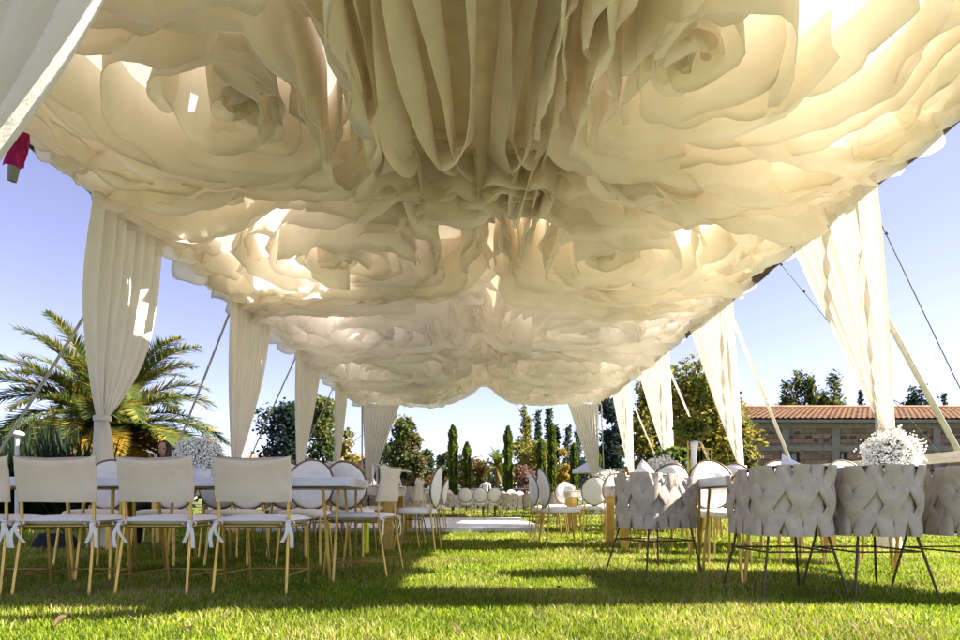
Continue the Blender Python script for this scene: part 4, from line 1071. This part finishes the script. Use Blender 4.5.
# trees left of centre
bushy(288, 34, 62, 402, 480, ['leaf_blue', 'leaf_dark'], 'dark bluish tree between the second and third left curtains', 7000, 3.0, seed=1, lobes=20)
bushy(322, 36, 40, 378, 480, ['leaf_olive', 'leaf_mid', 'leaf_grey'], 'tall thin olive green tree behind the third left curtain', 5500, 2.9, seed=2, lobes=20)
bushy(345, 37, 26, 425, 480, ['leaf_olive', 'leaf_yellow'], 'small yellowish tree behind the fourth left curtain', 1300, 2.4, seed=3)
bushy(404, 36, 42, 416, 480, ['leaf_dark', 'leaf_olive', 'leaf_mid', 'leaf_brown'], 'brownish green tree right of the far left corner curtain', 6500, 2.7, seed=4, lobes=20)
bushy(380, 40, 30, 430, 480, ['leaf_dark', 'leaf_mid'], 'dark tree behind the far left corner curtain', 1500, 2.4, seed=14)
bushy(427, 45, 18, 448, 486, ['leaf_dark', 'leaf_mid'], 'small dark tree left of the tallest left cypress', 1200, 2, seed=5)
bushy(443, 48, 22, 450, 486, ['leaf_blue', 'leaf_brown', 'leaf_mid'], 'mixed bluish shrub tree behind the tallest left cypress', 1200, 2, seed=6)
bushy(432, 38, 16, 474, 492, ['leaf_orange', 'leaf_brown'], 'rusty orange shrub left of the tallest left cypress', 800, 1.8, 'shrub', 'garden_shrub', 7)
bushy(478, 46, 26, 455, 490, ['leaf_brown', 'leaf_orange', 'leaf_olive'], 'brownish shrub tree behind the small palm', 1400, 2, seed=8)
bushy(463, 50, 30, 452, 490, ['leaf_brown', 'leaf_grey', 'leaf_mid'], 'grey brown tree between the two left cypresses', 1400, 2, seed=18)
bushy(524, 38, 30, 461, 494, ['leaf_pink', 'leaf_pink', 'leaf_brown'], 'pinkish bush between two middle cypresses', 1800, 1.8, 'shrub', 'garden_shrub', 9)
bushy(562, 38, 18, 447, 492, ['leaf_gold', 'leaf_yellow'], 'bright golden yellow bush right of the cypresses', 1500, 1.8, 'shrub', 'garden_shrub', 10)
bushy(545, 44, 46, 440, 490, ['leaf_lime', 'leaf_yellow', 'leaf_olive'], 'lime green bush behind the right cypresses', 2400, 2.2, 'shrub', 'garden_shrub', 11)
bushy(528, 46, 40, 425, 488, ['leaf_olive', 'leaf_yellow', 'leaf_mid'], 'broad yellowish tree behind the pink bush', 2600, 2.2, seed=12, lobes=12)
bushy(590, 50, 60, 458, 492, ['leaf_dark', 'leaf_blue'], 'dark low tree belt behind the far right corner curtain', 1800, 2.2, seed=13)
cypress(453, 33, 10, 426, 'tallest of the two clipped cypresses on the left', seed=1)
cypress(467, 33, 8, 443, 'shorter of the two clipped cypresses on the left', seed=2)
cypress(508, 33, 9, 427, 'clipped cypress in the middle, right of the small palm', seed=3)
cypress(541, 33, 8.5, 440, 'clipped cypress right of the pink bush', seed=4)
cypress(552, 34, 8, 424, 'tall clipped cypress left of the golden bush', seed=5)
cypress(574, 33, 7.5, 444, 'clipped cypress right of the golden bush', seed=6)
cypress(597, 31, 8, 452, 'clipped cypress beside the far right corner curtain', seed=7)
conifer(524, 52, 20, 407, 'tall yellow green conifer with a single spire above the pink bush', ['leaf_olive', 'leaf_mid', 'leaf_yellow'], 2600, 1, spires=3)
conifer(538, 54, 14, 411, 'twin topped dark conifer right of the tallest spire', ['leaf_dark', 'leaf_mid'], 2000, 2, spires=2)
conifer(549, 50, 10, 409, 'slender dark conifer above the tall clipped cypress', ['leaf_dark', 'leaf_mid'], 1700, 3)
conifer(557, 55, 5, 426, 'thin dark spire left of the bluish conifers', ['leaf_dark'], 900, 4)
conifer(568, 55, 13, 426, 'left bluish feathery conifer', ['leaf_blue', 'leaf_grey'], 1100, 5)
conifer(578, 56, 13, 429, 'right bluish feathery conifer', ['leaf_blue', 'leaf_grey'], 1100, 6)
conifer(591, 54, 14, 440, 'dark conifer left of the far right corner curtain', ['leaf_dark'], 1300, 7)
bushy(612, 42, 34, 388, 480, ['leaf_blue', 'leaf_dark'], 'dark bluish tree behind the fourth right curtain', 5000, 2.6, seed=21, lobes=18)
# big tree right
bushy(700, 24, 96, 352, 490, ['leaf_olive', 'leaf_yellow', 'leaf_lime', 'leaf_olive'], 'big yellowish green tree left of the brick building', 13000, 3.4, seed=22, lobes=28, trunk_r=.2)
bushy(648, 27, 50, 372, 490, ['leaf_olive', 'leaf_mid', 'leaf_yellow'], 'yellowish green tree between the third and fourth right curtains', 6500, 3.1, seed=23, lobes=20)
bushy(742, 23.5, 34, 412, 490, ['leaf_grey', 'leaf_olive', 'leaf_yellow'], 'smaller pale tree at the left corner of the building', 2600, 3, seed=24, lobes=12)
bushy(672, 13, 60, 452, 480, ['leaf_mid', 'leaf_dark', 'leaf_lime'], 'low leafy green bush behind the second right table', 1800, 5, 'shrub', 'garden_shrub', 25)
# behind the building
conifer(798, 40, 44, 373, 'left many tipped conifer above the tiled roof', ['leaf_mid', 'leaf_olive', 'leaf_dark'], 9000, 11, spires=5)
conifer(834, 40, 50, 374, 'right many tipped conifer above the tiled roof', ['leaf_mid', 'leaf_dark', 'leaf_olive'], 10000, 12, spires=6)
conifer(861, 42, 6, 390, 'thin dark spire above the tiled roof', ['leaf_dark'], 800, 13)
bushy(922, 42, 38, 384, 430, ['leaf_dark', 'leaf_blue'], 'round dark tree above the tiled roof at the right', 2200, 2.2, seed=26)
conifer(944, 44, 8, 394, 'small dark spire at the right above the roof', ['leaf_dark'], 800, 14)

# far wood behind everything
mb = MB(); rr = random.Random(77); kk = 75 / 600
mats_ = ['leaf_dark', 'leaf_mid', 'leaf_blue', 'leaf_brown', 'leaf_olive', 'leaf_grey']
for i in range(190):
    px = -160 + i * 6.7 + rr.uniform(-4, 4); top = 470 - 13 * abs(N(px * .021, 3, 1)) * 2 - rr.uniform(0, 9); dd = 75 + rr.uniform(-6, 6)
    c = at(px, (top + 497) / 2, dd); r_ = (497 - top) / 2 * kk; sub = MB(); leafcloud(sub, c, (r_ * .9, r_ * .7, r_), 170, .42, rr, 1, .3)
    a = rr.randrange(6); base = len(mb.v); mb.v += sub.v
    for f in sub.f: mb.f.append(tuple(base + x for x in f)); mb.mi.append(a if rr.random() < .7 else rr.randrange(6))
tag(mb.build('far_wood', [M[m] for m in mats_], smooth=False), 'mixed far belt of trees closing the horizon', 'woods', kind='stuff')

# ---------------------------------------------------------------- brick building
def building():
    x0, x1, y0, ze = 11.3, 34.0, 27.0, 4.05
    t = thing('brick_building', 'long stone brick building with concrete bands and a clay tile roof', 'building', (x0, y0, 0))
    Wd = x1 - x0
    cols = [0.15 + 2.27 * i for i in range(11)]
    wins = [(1.05, 1.9, 'plain'), (2.95, 3.55, 'p'), (5.1, 5.65, 'p'), (7.4, 7.9, 'p'), (9.6, 10.2, 'p'), (13, 13.6, 'p')]
    wins = [(0.25, .75, 1.5, 2.75), (2.45, 3.1, 2.05, 2.75), (4.75, 5.25, 2.0, 2.75), (7.05, 7.7, 2.0, 2.75), (11.6, 12.3, 2.0, 2.75)]
    mb = MB(); xs = sorted(set([0, Wd] + [w[0] for w in wins] + [w[1] for w in wins])); zs = sorted(set([0, 1.5, 2.0, 2.05, 2.75, ze]))
    for i in range(len(xs) - 1):
        for j in range(len(zs) - 1):
            mx, mz = (xs[i] + xs[i + 1]) / 2, (zs[j] + zs[j + 1]) / 2
            if any(w[0] < mx < w[1] and w[2] < mz < w[3] for w in wins): continue
            mb.face([(xs[i], 0, zs[j]), (xs[i + 1], 0, zs[j]), (xs[i + 1], 0, zs[j + 1]), (xs[i], 0, zs[j + 1])])
    mb.face([(0, 0, 0), (0, 0, ze), (0, 4, 5.2), (0, 8, ze), (0, 8, 0)]); mb.face([(Wd, 0, 0), (Wd, 8, 0), (Wd, 8, ze), (Wd, 4, 5.2), (Wd, 0, ze)]); mb.face([(0, 8, 0), (0, 8, ze), (Wd, 8, ze), (Wd, 8, 0)])
    for w in wins:      # reveals
        mb.face([(w[0], 0, w[2]), (w[0], .2, w[2]), (w[0], .2, w[3]), (w[0], 0, w[3])]); mb.face([(w[1], 0, w[2]), (w[1], 0, w[3]), (w[1], .2, w[3]), (w[1], .2, w[2])])
        mb.face([(w[0], 0, w[2]), (w[1], 0, w[2]), (w[1], .2, w[2]), (w[0], .2, w[2])]); mb.face([(w[0], 0, w[3]), (w[0], .2, w[3]), (w[1], .2, w[3]), (w[1], 0, w[3])])
    mb.build('wall', M['brick'], t, smooth=False)
    for c in cols[1:]:
        mb = MB(); mb.box(c - .17, c + .17, -.05, .1, 0, 2.8); mb.box(c - .17, c + .17, -.05, .1, 3.02, 3.8); mb.build('pillar', M['concrete'], t, smooth=False)
    mb = MB(); mb.box(-.02, Wd, -.07, .1, 2.8, 3.02); mb.build('concrete_band', M['concrete'], t, smooth=False)
    mb = MB(); mb.box(-.02, Wd, -.07, .1, 3.8, 4.1); mb.build('concrete_band', M['concrete'], t, smooth=False)
    for w in wins:
        mb = MB(); 
        mb.box(w[0], w[1], .12, .16, w[2], w[2] + .05); mb.box(w[0], w[1], .12, .16, w[3] - .05, w[3]); mb.box(w[0], w[0] + .05, .12, .16, w[2] + .05, w[3] - .05); mb.box(w[1] - .05, w[1], .12, .16, w[2] + .05, w[3] - .05)
        mb.box((w[0] + w[1]) / 2 - .02, (w[0] + w[1]) / 2 + .02, .12, .16, w[2] + .05, w[3] - .05)
        f = mb.build('window', M['wframe'], t, smooth=False)
        mb = MB(); mb.face([(w[0], .15, w[2]), (w[1], .15, w[2]), (w[1], .15, w[3]), (w[0], .15, w[3])]); mb.build('pane', M['glass'], f, smooth=False)
    rr = random.Random(3)
    for i in range(40):                                      # dark raised blocks painting the shade inside vent holes
        x = .5 + i * .4 + rr.uniform(-.05, .05); z = rr.choice((3.18, 3.35, 3.55)); mb = MB(); mb.box(x, x + rr.uniform(.2, .33), -.012, .02, z, z + .13); mb.build('vent_shade_block', M['wframe'], t, smooth=False)
    # barrel tile roof, two slopes
    for sgn in (0, 1):
        mb = MB(); nrow = 12; rows = []; nx = int(Wd / .24) * 6
        for r in range(nrow):
            for e in (0, 1):
                v = (r + e) / nrow; yy = -.55 + (4.55) * v if sgn == 0 else 8.55 - 4.55 * v; zz = 4.14 + 1.16 * v + (.045 if e == 0 else 0.0)
                rows.append([(-.3 + (Wd + .6) * i / nx, yy, zz + .055 * abs(math.sin(i * PI / 6)) + .012 * N(i // 6 * 1.7, r * 2.3, sgn)) for i in range(nx + 1)])
        mb.grid(rows); mb.build('roof', M['tile'], t, smooth=False)
    mb = MB(); mb.tube([(-.3, 4, 5.36), (Wd + .3, 4, 5.36)], .12, 10); mb.build('ridge_tiles', M['tile'], t)
    mb = MB(); mb.box(-.3, Wd + .3, -.52, -.42, 4.02, 4.14); mb.build('gutter', M['concrete'], t, smooth=False)
building()
# far house left
def house(px0, px1, d, ytop, yroof, label):
    k = d / 600; x0, x1 = (px0 - 480) * k, (px1 - 480) * k; z = H + (500 - ytop) * k; zr = H + (500 - yroof) * k
    t = thing('far_house', label, 'house', (x0, d, 0), 0, 'small houses behind the trees'); w = x1 - x0
    mb = MB(); mb.box(0, w, 0, 5, 0, z); mb.build('wall', M['salmon'], t, smooth=False)
    mb = MB(); mb.grid([[(-.3, -.4, z + .02), (w + .3, -.4, z + .02)], [(-.3, 2.5, zr), (w + .3, 2.5, zr)], [(-.3, 5.4, z + .02), (w + .3, 5.4, z + .02)]])
    mb.face([(-.3, -.4, z + .02), (-.3, 2.5, zr), (-.3, 5.4, z + .02)]); mb.face([(w + .3, -.4, z + .02), (w + .3, 5.4, z + .02), (w + .3, 2.5, zr)]); mb.build('roof', M['tile'], t, smooth=False)
    for q in (.25, .65):
        mb = MB(); mb.box(w * q, w * q + .9, -.04, .02, z * .4, z * .75); mb.build('window', M['wframe'], t, smooth=False)
house(240, 275, 46, 463, 453, 'low salmon house with tiled roof behind the second left curtain')
house(340, 366, 46, 461, 452, 'small orange walled house behind the fourth left curtain')

# far fence and shade canopies
t = thing('garden_fence', 'white railing fence along the far edge of the lawn', 'fence', (0, 35, 0), 0)
for z in (.85, 1.25):
    mb = MB(); mb.box(-9, 9, -.03, .03, z - .03, z + .03); mb.build('rail', M['rail'], t, smooth=False)
for i in range(13):
    mb = MB(); mb.box(-9 + i * 1.5 - .035, -9 + i * 1.5 + .035, -.035, .035, 0, .815); mb.box(-9 + i * 1.5 - .035, -9 + i * 1.5 + .035, -.035, .035, .885, 1.215); mb.box(-9 + i * 1.5 - .035, -9 + i * 1.5 + .035, -.035, .035, 1.285, 1.4); mb.build('post', M['rail'], t, smooth=False)
t = thing('shade_canopy', 'beige fabric shade canopy on white frame left of the far tables', 'canopy', (-2.15, 14.6, 0))
mb = MB(); rows = [[(-.45 + .9 * i / 8, y, 1.46 - .2 * i / 8 + .03 * math.sin(i)) for i in range(9)] for y in (-.35, 0, .35)]; mb.grid(rows); o = mb.build('canopy_sheet', M['cwood'], t); sm_ = o.modifiers.new('s', 'SOLIDIFY'); sm_.thickness = .02
for a, b in (((-.42, -.3, 0), (-.4, -.3, 1.44)), ((.42, -.3, 0), (.1, -.3, 1.3)), ((-.42, .3, 0), (-.4, .3, 1.44)), ((.42, .3, 0), (.1, .3, 1.3))):
    mb = MB(); mb.tube([a, b], .025, 6); mb.build('frame_post', M['rail'], t)
mb = MB(); mb.box(-.36, .08, .2, .22, .75, 1.3); mb.build('back_panel', M['wframe'], t, smooth=False)
def parasol(px, d, ytop, label, w):
    k = d / 600; zt = H + (500 - ytop) * k
    t = thing('parasol', label, 'parasol', ((px - 480) * k, d, 0), 0, 'white parasols beyond the tent'); mb = MB(); mb.tube([(0, 0, 0), (0, 0, zt)], .03, 8); mb.build('pole', M['rail'], t)
    mb = MB(); rows = [[(w * q * math.cos(2 * PI * i / 8), w * q * math.sin(2 * PI * i / 8), zt - .42 * q) for i in range(8)] for q in (.02, .5, 1)]; rows.append([(p[0], p[1], p[2] - .14) for p in rows[-1]]); mb.grid(rows, True); mb.build('canopy', M['cushion'], t, smooth=False)
parasol(589, 27, 461, 'white parasol left of the third right table', .75)
